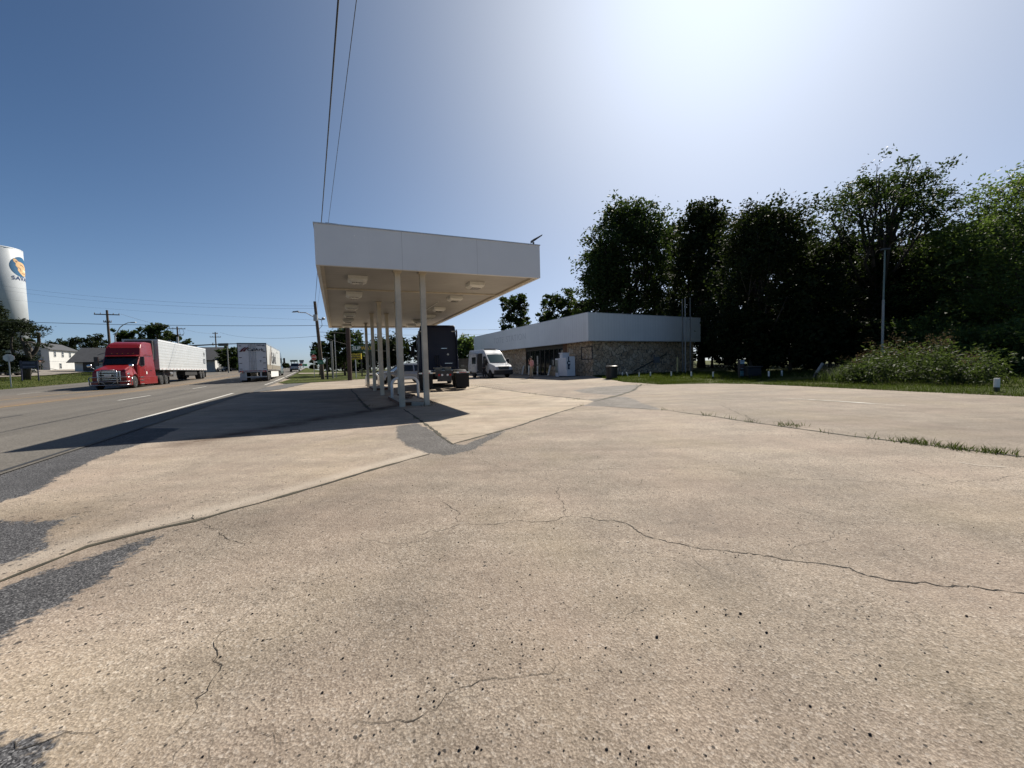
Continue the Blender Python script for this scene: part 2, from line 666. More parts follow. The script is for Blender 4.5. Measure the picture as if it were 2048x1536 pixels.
patch6 = A_([(-200, 1430), (0, 1458), (20, 1480), (75, 1473), (103, 1495), (92, 1560), (-200, 1640)])
slabL = A_([(-600, 1400)] + seamA + [(905, 888), (808, 818), (735, 815), (600, 800), (467, 790), (250, 850), (0, 915), (-600, 1050)])
slabC = A_([(808, 818), (905, 888), (1190, 803), (962, 773), (880, 768), (700, 770), (735, 815)])
slabR = A_([(1290, 766), (1230, 795), (1323, 819), (1510, 845), (1700, 872), (1830, 887), (2048, 915), (2600, 985), (2600, 800), (2048, 780), (1500, 762)])
rustL = A_([(860, 800), (735, 822), (640, 838), (560, 853), (470, 868), (380, 884)])

def lot_attrs(P):
    d = np.minimum.reduce([sdist(P, q) for q in (patch1, patch2, patch3, strip1, patch4, patch6)])
    d5 = sdist(P, patch5)
    d = np.minimum(d, d5 + .12)
    light = np.where(np.minimum(sdist(P, patch2), sdist(P, patch3)) < .6, 1.0, 0)
    light = np.where(sdist(P, patch1) < .6, .42, light)
    iL = sstep(.1, -.1, sdist(P, slabL))
    iC = sstep(.1, -.1, sdist(P, slabC))
    iR = sstep(.1, -.1, sdist(P, slabR))
    far = sstep(21, 24, P[:, 1]) * (1 - iR)
    cw = gp(120, 1370)
    tone = 1.0 + .17 * iL + .07 * iC - .14 * iR + .22 * np.exp(-((P - cw) ** 2).sum(1) / .75 ** 2)
    smooth = np.clip(.1 * iL + .85 * iC + .1 * iR + .6 * far * (1 - iC), 0, .9)
    dp = np.minimum(sdist(P, patch4), np.minimum(d5, strip_d(P)))
    wear = .12 + .6 * np.exp(-np.clip(dp, 0, 9) / .55) + .25 * iL * np.exp(-np.clip(d5, 0, 9) / 1.6)
    wear = np.where(iR > .5, .1, wear)
    g1 = np.zeros(len(P))
    for px, py, rx, a in ((1385, 1045, .35, .5), (1450, 1150, .35, .45), (1560, 1230, .4, .3), (1760, 1120, .5, .3), (560, 985, .8, .32), (640, 1000, .7, .3), (930, 790, 1.6, .35), (1000, 925, 1.2, .2), (870, 790, 1.2, .5), (1560, 805, 2.5, .3), (1900, 850, 2, .3), (640, 905, 1.5, .2), (330, 1130, .5, .2), (60, 1065, 1.0, .5), (700, 1090, .25, .22), (1180, 1000, .3, .2), (1280, 1330, .18, .25), (820, 1210, .2, .2), (1640, 960, .6, .25), (1120, 860, .7, .28), (760, 870, .6, .3), (1420, 880, .8, .2), (1850, 1300, .25, .25), (240, 1380, .2, .2), (980, 985, .4, .22), (560, 910, 1.0, .25), (430, 960, .7, .22), (600, 830, 1.2, .4)):
        c = gp(px, py)
        g1 = np.maximum(g1, a * np.exp(-((P - c) ** 2).sum(1) / rx ** 2))
    for ln, wd_, a in (([(930, 810), (1040, 812), (1110, 800), (1130, 782)], .16, .3), ([(960, 806), (1060, 806), (1115, 792)], .14, .25), ([(880, 795), (990, 800), (1090, 790)], .18, .35), ([(1250, 900), (1500, 930), (1800, 1010), (2050, 1100)], .13, .16), ([(1190, 930), (1420, 965), (1700, 1050), (2048, 1190)], .13, .14), ([(450, 905), (640, 880), (800, 850)], .16, .22), ([(100, 1000), (300, 955), (560, 915)], .2, .18), ([(1560, 806), (1800, 830), (2048, 850)], .3, .2), ([(1700, 850), (1870, 815), (1960, 800)], .2, .25)):
        g1 = np.maximum(g1, a * np.exp(-(ldist(P, pxs(ln)) / wd_) ** 2))
    rust = .95 * np.exp(-(ldist(P, rustL) / .38) ** 2)
    sl_ = pxs(seamA)
    pale = .55 * np.exp(-((ldist(P, sl_) - .17) / .12) ** 2) * iL
    c0 = gp(60, 1050)
    rust = np.maximum(rust, .35 * np.exp(-((P - c0) ** 2).sum(1) / .6 ** 2))
    return dict(asph=d, light=light, tone=tone, smooth=smooth, wear=np.clip(wear, 0, 1), grime=g1, rust=rust, pale=pale)

def strip_d(P):
    return sdist(P, strip1) + .4

lotm = lot_material()
lot = grid('parking_lot', spaced(-34, 46, .05, .014), spaced(-9, 47, .05, .0125), 0.0, lotm, lot_attrs)

# ---- terrain: one sheet of rough turf to the horizon
def grass_mat():
    t = NT('turf')
    p = t.pos()
    n = t.noise(1.3, 5, .65, p)
    n2 = t.noise(14, 4, .7, p)
    c = t.ramp(n, [(.3, (.029, .040, .008)), (.5, (.048, .063, .012)), (.72, (.083, .087, .023))])
    c = t.mix(1.0, c, t.ramp(n2, [(.25, .5), (.75, 1.35)]), 'MULTIPLY')
    dry = t.ramp(t.noise(.35, 4, .6, p), [(.5, 0), (.75, 1)])
    c = t.mix(t.math('MULTIPLY', dry, .45), c, (.13, .105, .048))
    t.princ(c, .95, 0, .1, t.noise(30, 4, .7, p), 1.0, .05)
    return t.m

turf = grass_mat()
xs = np.concatenate([[-3000, -1500, -800, -500, -350], np.arange(-260, 120, 4.0), [150, 250, 400, 800, 1500, 3000]])
ys = np.concatenate([[-400, -100, -40], np.arange(-20, 260, 4.0), [300, 380, 500, 800, 1500, 3000]])
grid('ground', xs, ys, -.07, turf)

# ---- the road
def road_mat():
    t = NT('road_surface')
    p = t.pos()
    mp = t.n('ShaderNodeMapping')
    mp.inputs['Rotation'].default_value = (0, 0, -rad(27))
    t.l(p, mp.inputs['Vector'])
    st = t.n('ShaderNodeMapping')
    st.inputs['Scale'].default_value = (1.0, .05, 1)
    t.l(mp.outputs[0], st.inputs['Vector'])
    streak = t.noise(1.1, 5, .6, st.outputs[0])
    v = t.vor(55, p)
    sp = t.n('ShaderNodeSeparateColor')
    t.l(v.outputs['Color'], sp.inputs[0])
    c = t.ramp(sp.outputs[0], [(0, (.06, .055, .048)), (.5, (.112, .102, .089)), (1, (.19, .172, .15))])
    c = t.mix(.5, c, t.ramp(t.noise(7, 5, .7, p), [(.3, (.094, .086, .074)), (.7, (.13, .119, .103))]))
    c = t.mix(1.0, c, t.ramp(streak, [(.3, .78), (.7, 1.12)]), 'MULTIPLY')
    c = t.mix(1.0, c, t.ramp(t.noise(.25, 4, .6, p), [(.3, .85), (.7, 1.08)]), 'MULTIPLY')
    tan = t.attr('tan').outputs['Fac']
    c = t.mix(t.math('MULTIPLY', tan, t.ramp(t.noise(1.2, 4, .6, st.outputs[0]), [(.3, .2), (.7, 1)])), c, (.215, .145, .09))
    t.princ(c, .85, 0, .3, v.outputs['Distance'], .5, .004)
    return t.m

def road_grid():
    lats = [-ROADW, -20, -18.3, -16.5, -14.6, -13, -11.6, -11, -10.3, -9, -8, -7.3, -6.6, -5.5, -3.66, -1.8, 0, .55]
    ss = np.concatenate([np.arange(-70, 200, 1.5), np.arange(200, 420, 10)])
    V, F, tan = [], [], []
    for s in ss:
        for la in lats:
            x, y = road(s, la)
            V.append((x, y, zg(x, y) + .014))
            tan.append(.65 * math.exp(-((la + 8.3) / 1.0) ** 2) + .35 * math.exp(-((la + 12.5) / 1.6) ** 2))
    n = len(lats)
    for i in range(len(ss) - 1):
        for k in range(n - 1):
            F.append([i * n + k, i * n + k + 1, (i + 1) * n + k + 1, (i + 1) * n + k])
    o = mk('road', V, F, road_mat(), fix=True)
    if o.data.polygons[0].normal.z < 0: o.data.flip_normals()
    a = o.data.attributes.new('tan', 'FLOAT', 'POINT')
    a.data.foreach_set('value', np.array(tan, np.float32))
    o['kind'] = 'structure'
road_grid()

paint = M('road_paint', (.50, .485, .445), .7, var=.1, scale=2, dirt=.35)
tar = M('tar', (.025, .024, .023), .6, var=.2)
def lane(name, segs, m, dz):
    V, F = [], []
    for s0, s1, la, wd in segs:
        k = max(1, int((s1 - s0) / 1.5))
        b = len(V)
        for j in range(k + 1):
            s = s0 + (s1 - s0) * j / k
            for q in (-.5, .5):
                x, y = road(s, la + q * wd)
                V.append((x, y, zg(x, y) + dz))
            if j: F.append([b + 2 * j - 2, b + 2 * j - 1, b + 2 * j + 1, b + 2 * j])
    o = mk(name, V, F, m)
    if o.data.polygons[0].normal.z < 0: o.data.flip_normals()
    o['kind'] = 'structure'
    return o
ps0 = gp(252, 846); ps1 = gp(467, 787)
se0 = float((ps0 - E0) @ ED); se1 = float((ps1 - E0) @ ED)
la0 = float((ps0 - E0) @ NR); la1 = float((ps1 - E0) @ NR)
pd0 = gp(249, 801); pd1 = gp(316, 788)
sd0 = float((pd0 - E0) @ ED); sd1 = float((pd1 - E0) @ ED)
lad = float(((pd0 + pd1) / 2 - E0) @ NR)
segs = [(se0, se1, (la0 + la1) / 2, .15), (13.5, 200, .0, .14)]
for k in range(-6, 14):
    segs.append((sd0 + 12.2 * k, sd0 + 12.2 * k + min(4.0, sd1 - sd0), lad, .12))
    segs.append((sd0 + 12.2 * k + 3, sd0 + 12.2 * k + 6.5, -14.9, .12))
lane('road_markings', segs, paint, .020)
yel = M('yellow_paint', (.34, .21, .06), .7, var=.2, dirt=.4)
lane('yellow_road_lines', [(-60, 200, -7.6, .12), (-60, 200, -11.3, .12)], yel, .020)
lane('road_joints', [(sd0 - 12.2 * 2 - 6, sd0 - 6.5, lad - .05, .09), (sd1 + .3, sd1 + 4.5, lad - .05, .07), (-60, 120, -18.4, .05), (-60, se0 - .2, .45, .06)], tar, .0185)

# ---- joints and cracks in the lot
crackm = M('crack_dirt', (.022, .018, .013), .95, var=.35, scale=9)
jointm = M('joint_dirt', (.035, .032, .02), .95, var=.45, scale=6)
ribbons('pavement_joints', [
    (seamA, (.03, .05)), ([(905, 889), (1010, 860), (1100, 831), (1165, 811)], .05), ([(808, 818), (850, 846), (905, 888)], .06),
    ([(962, 773), (1060, 787), (1175, 800)], .07), ([(930, 780), (962, 773), (1010, 768), (1060, 764)], .1), ([(700, 777), (722, 802), (735, 815), (742, 823)], (.05, .1)), ([(735, 818), (770, 816), (808, 818)], .08),
    ([(1325, 819), (1420, 832), (1510, 845), (1700, 872), (1830, 887), (1990, 906), (2300, 944)], .045),
    ([(1283, 768), (1265, 782), (1233, 792), (1187, 803)], .12), ([(1209, 813), (1256, 816), (1325, 820)], .05),
    ([(885, 873), (940, 868), (985, 866)], .02), ([(190, 1084), (390, 1036)], .015), ([(253, 858), (160, 884), (0, 926)], .03)], jointm, .005, jit=.012)
ribbons('pavement_cracks', [
    ([(1150, 1034), (1220, 1042), (1270, 1060), (1320, 1080), (1380, 1095), (1440, 1101), (1560, 1117), (1650, 1137), (1720, 1150), (1810, 1163), (1885, 1175), (1935, 1168), (1990, 1178), (2100, 1195)], (.010, .016)),
    ([(925, 1044), (1000, 1045), (1080, 1040), (1150, 1034)], .008), ([(925, 1044), (915, 1030), (890, 1012), (880, 1004)], .008),
    ([(925, 1044), (880, 1060), (820, 1075)], .006), ([(1135, 1033), (1115, 1000), (1112, 985), (1118, 972)], .007), ([(1118, 972), (1090, 955), (1030, 944), (985, 930), (935, 898)], .006),
    ([(1030, 944), (1120, 940), (1250, 938), (1390, 938), (1440, 940), (1560, 955), (1700, 962), (1810, 968)], .007), ([(1810, 970), (1860, 968), (1890, 968)], .008),
    ([(1890, 966), (1845, 945), (1770, 925)], .006), ([(1890, 968), (1990, 960), (2048, 955)], .006), ([(1440, 975), (1520, 1000), (1620, 1030), (1740, 1060)], .005),
    ([(1110, 1310), (1050, 1330), (960, 1352), (900, 1375), (860, 1408), (800, 1430), (700, 1455)], .0045), ([(640, 1455), (560, 1480), (480, 1462)], .003),
    ([(530, 1195), (505, 1225), (480, 1240)], .005), ([(480, 1240), (430, 1268), (407, 1290), (405, 1318), (411, 1350), (408, 1380), (395, 1420), (382, 1455), (345, 1470)], .0055),
    ([(350, 1475), (355, 1500), (345, 1530)], .005), ([(345, 1467), (385, 1470)], .003), ([(425, 1478), (445, 1510), (460, 1520)], .005),
    ([(30, 1484), (75, 1475), (140, 1458), (200, 1445), (270, 1432)], (.012, .003)),
    ([(400, 1040), (440, 1065), (480, 1085), (470, 1095)], .007), ([(370, 1030), (400, 1036), (410, 1040)], .012),
    ([(560, 1500), (556, 1475), (540, 1452)], .003), ([(1420, 985), (1390, 1000)], .004), ([(1530, 880), (1600, 895)], .006), ([(1440, 810), (1470, 822), (1510, 843)], .02),
    ([(1288, 1190), (1275, 1230), (1245, 1270)], .003), ([(1380, 1095), (1400, 1130), (1445, 1160)], .003), ([(1560, 1117), (1600, 1090), (1650, 1080), (1700, 1060)], .003), ([(700, 1075), (780, 1090), (830, 1085), (880, 1060)], .004), ([(560, 1180), (620, 1165), (700, 1150)], .003), ([(1250, 938), (1290, 960), (1300, 985), (1350, 1000)], .004), ([(640, 1000), (700, 1010), (760, 1000), (820, 1005)], .004), ([(1000, 930), (960, 945), (900, 940), (850, 960)], .004), ([(1700, 962), (1740, 985), (1800, 1000)], .004)], crackm, .0025, jit=.018, step=.025, wscale=.5)
# faded stall line and scattered white paint scuffs
fade = M('worn_white_paint', (.36, .34, .30), .8, var=.2, scale=3, dirt=.5)
ribbons('worn_stall_line', [([(1572, 797), (1680, 803), (1810, 812)], (.10, .12)), ([(1920, 926), (1960, 932), (2010, 935)], .05), ([(1375, 777), (1395, 777)], .1)], fade, .007, jit=.01)

# ---- loose stones lying on the slab
def stones():
    V, F = [], []
    spots = [(1314, 1275), (1533, 1266), (1481, 1228), (1520, 1246), (1933, 1233), (1238, 1250 - 79), (1235, 1171), (1060, 1150), (1122, 1208), (917, 1085), (1236, 1400), (1270, 1400), (1740, 1470), (1709, 1459), (1620, 1413), (1663, 1428), (1240, 1508), (955, 1496), (963, 1500), (868, 1403), (1040, 1346), (775, 1333), (505, 1228), (1666, 1280), (1618, 1212)]
    pts = [gp(*q) for q in spots]
    sz = [.0075, .0065, .008, .005, .006] + [.0028 + .003 * ((i * 7) % 5) / 4 for i in range(20)]
    for _ in range(900):
        r = 1.2 + 8 * rng.random() ** 1.5
        a = rng.uniform(-.95, .95)
        pts.append(np.array([r * math.sin(a), r * math.cos(a)]))
        sz.append(.002 + .0035 * rng.random() ** 2)
    for p, s in zip(pts, sz):
        b = len(V)
        z0 = zg(*p)
        for i, (h, k) in enumerate(((0, .9), (.55, 1.0), (1.0, .55))):
            for j in range(6):
                a = 2 * PI * j / 6 + .3 * i
                q = s * k * (.75 + .5 * rng.random())
                V.append((p[0] + q * math.cos(a), p[1] + q * .8 * math.sin(a), z0 + s * h * (.9 + .3 * rng.random())))
        for i in (0, 1):
            for j in range(6):
                F.append([b + i * 6 + j, b + i * 6 + (j + 1) % 6, b + (i + 1) * 6 + (j + 1) % 6, b + (i + 1) * 6 + j])
        F.append([b + 12 + j for j in range(6)])
    o = mk('loose_stones', V, F, M('loose_stone', (.03, .029, .03), .95, var=.5, scale=40, spec=.15))
    tag(o, 'small dark loose stones scattered over the concrete lot', 'stones', kind='stuff')
stones()

# ---- verges, drives and far lots
gravel = M('side_lot_gravel', (.17, .15, .125), .9, var=.2, scale=1.5, bump=.3)
conc2 = M('drive_concrete', (.27, .235, .185), .9, var=.14, scale=2, bump=.2)
aspm = M('apron_asphalt', (.07, .068, .066), .9, var=.2, scale=2, bump=.3)
# grass beyond the right-hand edge of the lot and round the store
edgeR = A_([(1186, 752), (1215, 758), (1250, 764), (1282, 766), (1320, 769), (1420, 767), (1500, 768), (1600, 772), (1700, 777), (1850, 784), (2048, 793), (2300, 808), (2900, 850)])
verge = np.concatenate([edgeR, [[60, 4], [60, 75], [-8, 75], [6.0, 33]]])
sheet('grass_verge', verge, .012, turf, 1.5, rough=.05)
# the sidewalk slab under the store front
# grass island between the lot and the highway, far end of the lot
isl = A_([(556, 766), (600, 752), (640, 745), (668, 742), (760, 744), (840, 744), (830, 749), (715, 751), (760, 756), (700, 760), (640, 764), (575, 768)])
sheet('grass_island', isl, .03, turf, 1.5, rough=.06)
apron = A_([(530, 775), (575, 768), (620, 766), (560, 779), (500, 786)])
sheet('asphalt_apron', apron, .02, aspm, 1.5, rough=.05)
# the far side of the road: grass, a drive and a parking strip
def lq(L): return np.array([road(s, la) for s, la in L])
sheet('far_drive', lq([(4, -21.6), (9.5, -21.6), (22, -42), (15, -42)]), .035, gravel, 3, rough=.05)
sheet('far_parking_lot', lq([(30, -42), (15, -44), (40, -58), (130, -70), (130, -48), (70, -38)]), .05, gravel, 4, rough=.05)
sheet('side_street', lq([(52, 1), (58, 1), (60, 60), (54, 60)]), .03, conc2, 3)
# ------------------------------------------------------------------ shared materials
white = M('white_paint', (.74, .74, .72), .45, var=.05, scale=1.5, dirt=.12)
fasc = M('fascia_metal', (.76, .77, .78), .42, var=.04, scale=.8, dirt=.10, spec=.5)
cream = M('cream_post_paint', (.60, .53, .415), .55, var=.1, scale=2, dirt=.45)
black = M('black_paint', (.02, .02, .022), .5, var=.2)
rubber = M('rubber', (.009, .009, .0095), .8, var=.25, scale=6)
chrome = M('bright_metal', (.72, .72, .73), .18, 1.0, var=.04)
steel = M('galvanised_steel', (.42, .43, .44), .5, .7, var=.1, scale=6)
darksteel = M('dark_steel', (.05, .05, .052), .5, .4, var=.2)
wood = M('pole_wood', (.10, .075, .055), .9, var=.3, scale=4, bump=.5, bscale=15)
concr = M('island_concrete', (.38, .34, .28), .9, var=.18, scale=4, bump=.4, dirt=.4)
rustm = M('rusty_steel', (.16, .075, .04), .85, var=.4, scale=5, dirt=.4)

def glass_mat(name, col, rough=.06):
    t = NT(name)
    t.princ(col, rough, 0, .6, None)
    return t.m
dglass = glass_mat('dark_glass', (.012, .014, .016))
rlens = M('red_lens', (.42, .015, .012), .2, var=.05)
wlens = M('clear_lens', (.75, .76, .78), .1, var=.03)
alens = M('amber_lens', (.7, .25, .03), .2, var=.05)

# ------------------------------------------------------------------ fuel canopy
TH = .4293
CO = (-5.4615, 10.9071)
CW, CL, CHT, CF, SU = 7.2485, 17.69, 4.30, 1.15, .0184
can = thing('fuel_canopy', 'long flat fuel station canopy with white fascia on cream posts', 'canopy', (CO[0], CO[1], 0), TH)
def soffit_mat():
    t = NT('soffit_panels')
    o = t.obj()
    sp = t.n('ShaderNodeSeparateXYZ')
    t.l(o, sp.inputs[0])
    fr = t.math('FRACT', t.math('MULTIPLY', sp.outputs[1], 1 / .3))
    groove = t.math('LESS_THAN', fr, .07)
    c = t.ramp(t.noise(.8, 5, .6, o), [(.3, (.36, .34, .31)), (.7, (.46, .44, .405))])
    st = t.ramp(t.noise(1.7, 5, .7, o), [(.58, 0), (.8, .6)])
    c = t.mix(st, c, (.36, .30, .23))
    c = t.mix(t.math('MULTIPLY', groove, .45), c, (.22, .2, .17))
    t.princ(c, .5, 0, .4, groove, -.6, .01)
    return t.m
def fascia_panels():
    t = NT('fascia_panels')
    o = t.obj()
    sp = t.n('ShaderNodeSeparateXYZ')
    t.l(o, sp.inputs[0])
    s = None
    for ax, per in ((0, 2.45), (1, 2.95)):
        d = t.math('ABSOLUTE', t.math('SUBTRACT', t.math('FRACT', t.math('ADD', t.math('MULTIPLY', sp.outputs[ax], 1 / per), .5 if ax else .02)), .5))
        q = t.math('GREATER_THAN', d, .4975)
        s = q if s is None else t.math('MAXIMUM', s, q)
    c = t.ramp(t.noise(.5, 4, .6, o), [(.3, (.70, .71, .72)), (.7, (.77, .78, .79))])
    dr = t.n('ShaderNodeMapping')
    dr.inputs['Scale'].default_value = (2.3, 2.3, .3)
    t.l(o, dr.inputs['Vector'])
    c = t.mix(t.math('MULTIPLY', t.ramp(t.noise(1, 4, .7, dr.outputs[0]), [(.55, 0), (.85, 1)]), .14), c, (.45, .42, .38))
    c = t.mix(t.math('MULTIPLY', s, .5), c, (.3, .3, .3))
    t.princ(c, .4, 0, .5, t.noise(2.2, 2, .5, o), .12, .05)
    return t.m
fpan, soff = fascia_panels(), soffit_mat()
def cz(u, v): return CHT + SU * u
def slab(u0, u1, v0, v1, z0, z1):        # a box sheared along the roof fall
    V = [(u, v, z + SU * u) for u in (u0, u1) for v in (v0, v1) for z in (z0, z1)]
    return V, [[0, 1, 3, 2], [4, 6, 7, 5], [0, 4, 5, 1], [2, 3, 7, 6], [0, 2, 6, 4], [1, 5, 7, 3]]
f = B()
for a in ((0, CW, 0, .1), (0, CW, CL - .1, CL), (0, .1, .1, CL - .1), (CW - .1, CW, .1, CL - .1)):
    f.add(*slab(*a, CHT, CHT + CF))
f.build('fascia', fpan, can)
tr = B()
for a in ((-.02, CW + .02, -.02, .12), (-.02, CW + .02, CL - .12, CL + .02), (-.02, .12, .12, CL - .12), (CW - .12, CW + .02, .12, CL - .12)):
    tr.add(*slab(*a, CHT + CF, CHT + CF + .035))
tr.build('coping', M('coping_grey', (.55, .56, .57), .4, .3), can)
B().add(*slab(.1, CW - .1, .1, CL - .1, CHT + .09, CHT + .16)).build('soffit', soff, can)
B().add(*slab(.1, CW - .1, .1, CL - .1, CHT + .6, CHT + .66)).build('roof_deck', M('roof_membrane', (.35, .35, .34), .8), can)
tm = B()
for a in ((.1, CW - .1, .1, .2), (.1, CW - .1, CL - .2, CL - .1), (.1, .2, .2, CL - .2), (CW - .2, CW - .1, .2, CL - .2)):
    tm.add(*slab(*a, CHT + .02, CHT + .089))
tm.add(*slab(.2, CW - .2, 3.75, 3.87, CHT + .045, CHT + .089))
tm.build('soffit_trim', cream, can)
def loc_uv(x, y):
    dx, dy = x - CO[0], y - CO[1]
    return dx * math.cos(TH) + dy * math.sin(TH), -dx * math.sin(TH) + dy * math.cos(TH)
def from_uv(u, v):
    return CO[0] + u * math.cos(TH) - v * math.sin(TH), CO[1] + u * math.sin(TH) + v * math.cos(TH)
PU, PD = 2.3059, .7997
for v in (.5722, 6.5976, 10.5888, 15.4572):
    for u in (PU, PU + PD):
        x, y = from_uv(u, v)
        p = B().box(u - .085, u + .085, v - .085, v + .085, zg(x, y) - .02, cz(u, v) + .085).build('post', cream, can, bev=.012)
        B().box(u - .125, u + .125, v - .125, v + .125, cz(u, v) + .03, cz(u, v) + .082).build('cap_plate', cream, p)
def sof_hit(px, py):
    d = ray(px, py)
    z = CHT + .08
    for _ in range(8):
        t = (z - CH) / d[2]
        u, v = loc_uv(d[0] * t, d[1] * t)
        z = CHT + .08 + SU * u
    return u, v
fixm = M('fixture_white', (.82, .80, .74), .45, var=.08, dirt=.2)
lens = M('fixture_lens', (.16, .15, .135), .25, var=.3, scale=8)
for px, py in ((714.8, 555), (707.6, 586), (703, 611), (699, 627), (696, 639), (693.5, 649.6), (950, 567), (909.7, 594), (877.6, 616), (859, 631), (833.6, 640), (822, 649)):
    u, v = sof_hit(px, py)
    z = cz(u, v) + .089
    q = B()
    q.add([(u + a, v + b, z) for a, b in ((-.30, -.30), (.30, -.30), (.30, .30), (-.30, .30))] + [(u + a, v + b, z - .13) for a, b in ((-.30, -.30), (.30, -.30), (.30, .30), (-.30, .30))] + [(u + a, v + b, z - .20) for a, b in ((-.2, -.2), (.2, -.2), (.2, .2), (-.2, .2))],
          [[0, 1, 5, 4], [1, 2, 6, 5], [2, 3, 7, 6], [3, 0, 4, 7], [4, 5, 9, 8], [5, 6, 10, 9], [6, 7, 11, 10], [7, 4, 8, 11], [8, 9, 10, 11], [3, 2, 1, 0]])
    lo_ = q.build('ceiling_light', fixm, can, bev=.012)
    B().box(u - .17, u + .17, v - .17, v + .17, z - .215, z - .202).build('lens', lens, lo_)
B().tube([(5.0, 6.0, cz(5, 6) + .07), (5.0, 9.5, cz(5, 9) + .07)], .02).build('conduit', fixm, can)
fl = B()
fl.cyl((CW - .06, .35, CHT + CF + .16), (CW - .06, .35, CHT + CF + .36), .035)
fl.add([(CW - .12 + a * .9, .35 + b, CHT + CF + .33 + c) for a, b, c in ((0, -.13, .0), (0, .13, .0), (0, .13, .10), (0, -.13, .10), (.42, -.12, .27), (.42, .12, .27), (.45, .1, .33), (.45, -.1, .33))],
       [[0, 1, 2, 3], [4, 7, 6, 5], [0, 4, 5, 1], [2, 6, 7, 3], [1, 5, 6, 2], [0, 3, 7, 4]])
fl.build('flood_light', M('bronze_fixture', (.05, .045, .04), .5), can, bev=.015)
B().cyl((1.05, -.003, CHT + .92), (1.05, -.012, CHT + .92), .02, .02, 8).cyl((1.07, -.003, CHT + .62), (1.07, -.012, CHT + .62), .018, .018, 8).pieces('bolt_head', M('bolt_white', (.9, .9, .9), .2), can)
B().box(.30, .62, .12, .3, CHT + CF + .036, CHT + CF + .1).build('roof_bracket', darksteel, can)

# pump islands, hoop guards, leftovers
def island(label, v0, v1, hoops):
    x, y = from_uv(PU + PD / 2, (v0 + v1) / 2)
    z = zg(x, y)
    t = thing('pump_island', label, 'pump island', (x, y, z), TH, 'pump islands under the canopy')
    L = (v1 - v0) / 2
    wv = .42
    pts = [(wv * math.sin(a), L - wv + wv * math.cos(a)) for a in np.linspace(-PI / 2, PI / 2, 9)] + [(wv * math.sin(a), -(L - wv) + wv * math.cos(a)) for a in np.linspace(PI / 2, 3 * PI / 2, 9)]
    n = len(pts)
    V = [(a, b, -.05) for a, b in pts] + [(a, b, .12) for a, b in pts]
    mk('slab', V, [list(range(n)), list(range(n, 2 * n))] + [[i, (i + 1) % n, (i + 1) % n + n, i + n] for i in range(n)], concr, t, bev=.015)
    V = [(a * 1.03, b * 1.005, -.04) for a, b in pts] + [(a * 1.03, b * 1.005, .105) for a, b in pts]
    mk('steel_edge', V, [[i, (i + 1) % n, (i + 1) % n + n, i + n] for i in range(n)], rustm, t)
    return t
island('low concrete pump island nearest the camera, between the front post pair', .75, 4.6, 1)
island('low concrete pump island at the far end of the canopy', 11.0, 14.9, 1)
def hoop(label, p0, p1, h):
    c = (np.array(p0) + np.array(p1)) / 2
    d = np.array(p1) - np.array(p0)
    wd = np.hypot(*d)
    t = thing('hoop_guard', label, 'guard rail', (c[0], c[1], zg(*c)), math.atan2(d[1], d[0]), 'white hoop guards on the pump islands')
    r = .26
    P = [(-wd / 2, 0, 0), (-wd / 2, 0, h - r)] + [(-wd / 2 + r - r * math.cos(a), 0, h - r + r * math.sin(a)) for a in np.linspace(.25, PI / 2, 6)] + [(wd / 2 - r + r * math.sin(a), 0, h - r + r * math.cos(a)) for a in np.linspace(0, PI / 2 - .25, 6)] + [(wd / 2, 0, h - r), (wd / 2, 0, 0)]
    B().tube(P, .055, 12).build('bent_pipe', white, t, smooth=True)
    B().box(-wd / 2 - .1, -wd / 2 + .1, -.1, .1, .0, .02).box(wd / 2 - .1, wd / 2 + .1, -.1, .1, 0, .02).pieces('base_plate', rustm, t)
hoop('white bent pipe hoop guard behind the front posts', gp(785, 801), gp(837, 797), .86)
hoop('small distant white hoop guard beside the farthest canopy post', gp(733, 772), gp(757, 771), .86)
dp = from_uv(PU + PD / 2, 2.2)
db = thing('debris_pile', 'small pile of broken hose fittings on the front pump island', 'debris', (dp[0], dp[1], zg(*dp) + .12), TH)
q = B()
for i in range(26):
    a, r = rng.uniform(0, 6.3), .35 * rng.random()
    q.box(-.09, .09, -.03, .03, 0, .05, Matrix.Translation((r * math.cos(a) * .8, r * 2 * math.sin(a), .02 + .08 * rng.random())) @ Matrix.Rotation(rng.uniform(0, 6), 4, 'Z') @ Matrix.Rotation(rng.uniform(-.7, .7), 4, 'X'))
q.build('rubble', M('rubble', (.12, .08, .06), .9, var=.5, scale=12), db)
bl = gp(836, 811)
tag(B().box(-.2, .2, -.09, .09, 0, .12).build('concrete_block', concr, None, bev=.012), 'pale concrete block lying between the two front posts', 'block')
bpy.data.objects['concrete_block'].location = (bl[0], bl[1], zg(*bl)); bpy.data.objects['concrete_block'].rotation_euler = (0, 0, .2)

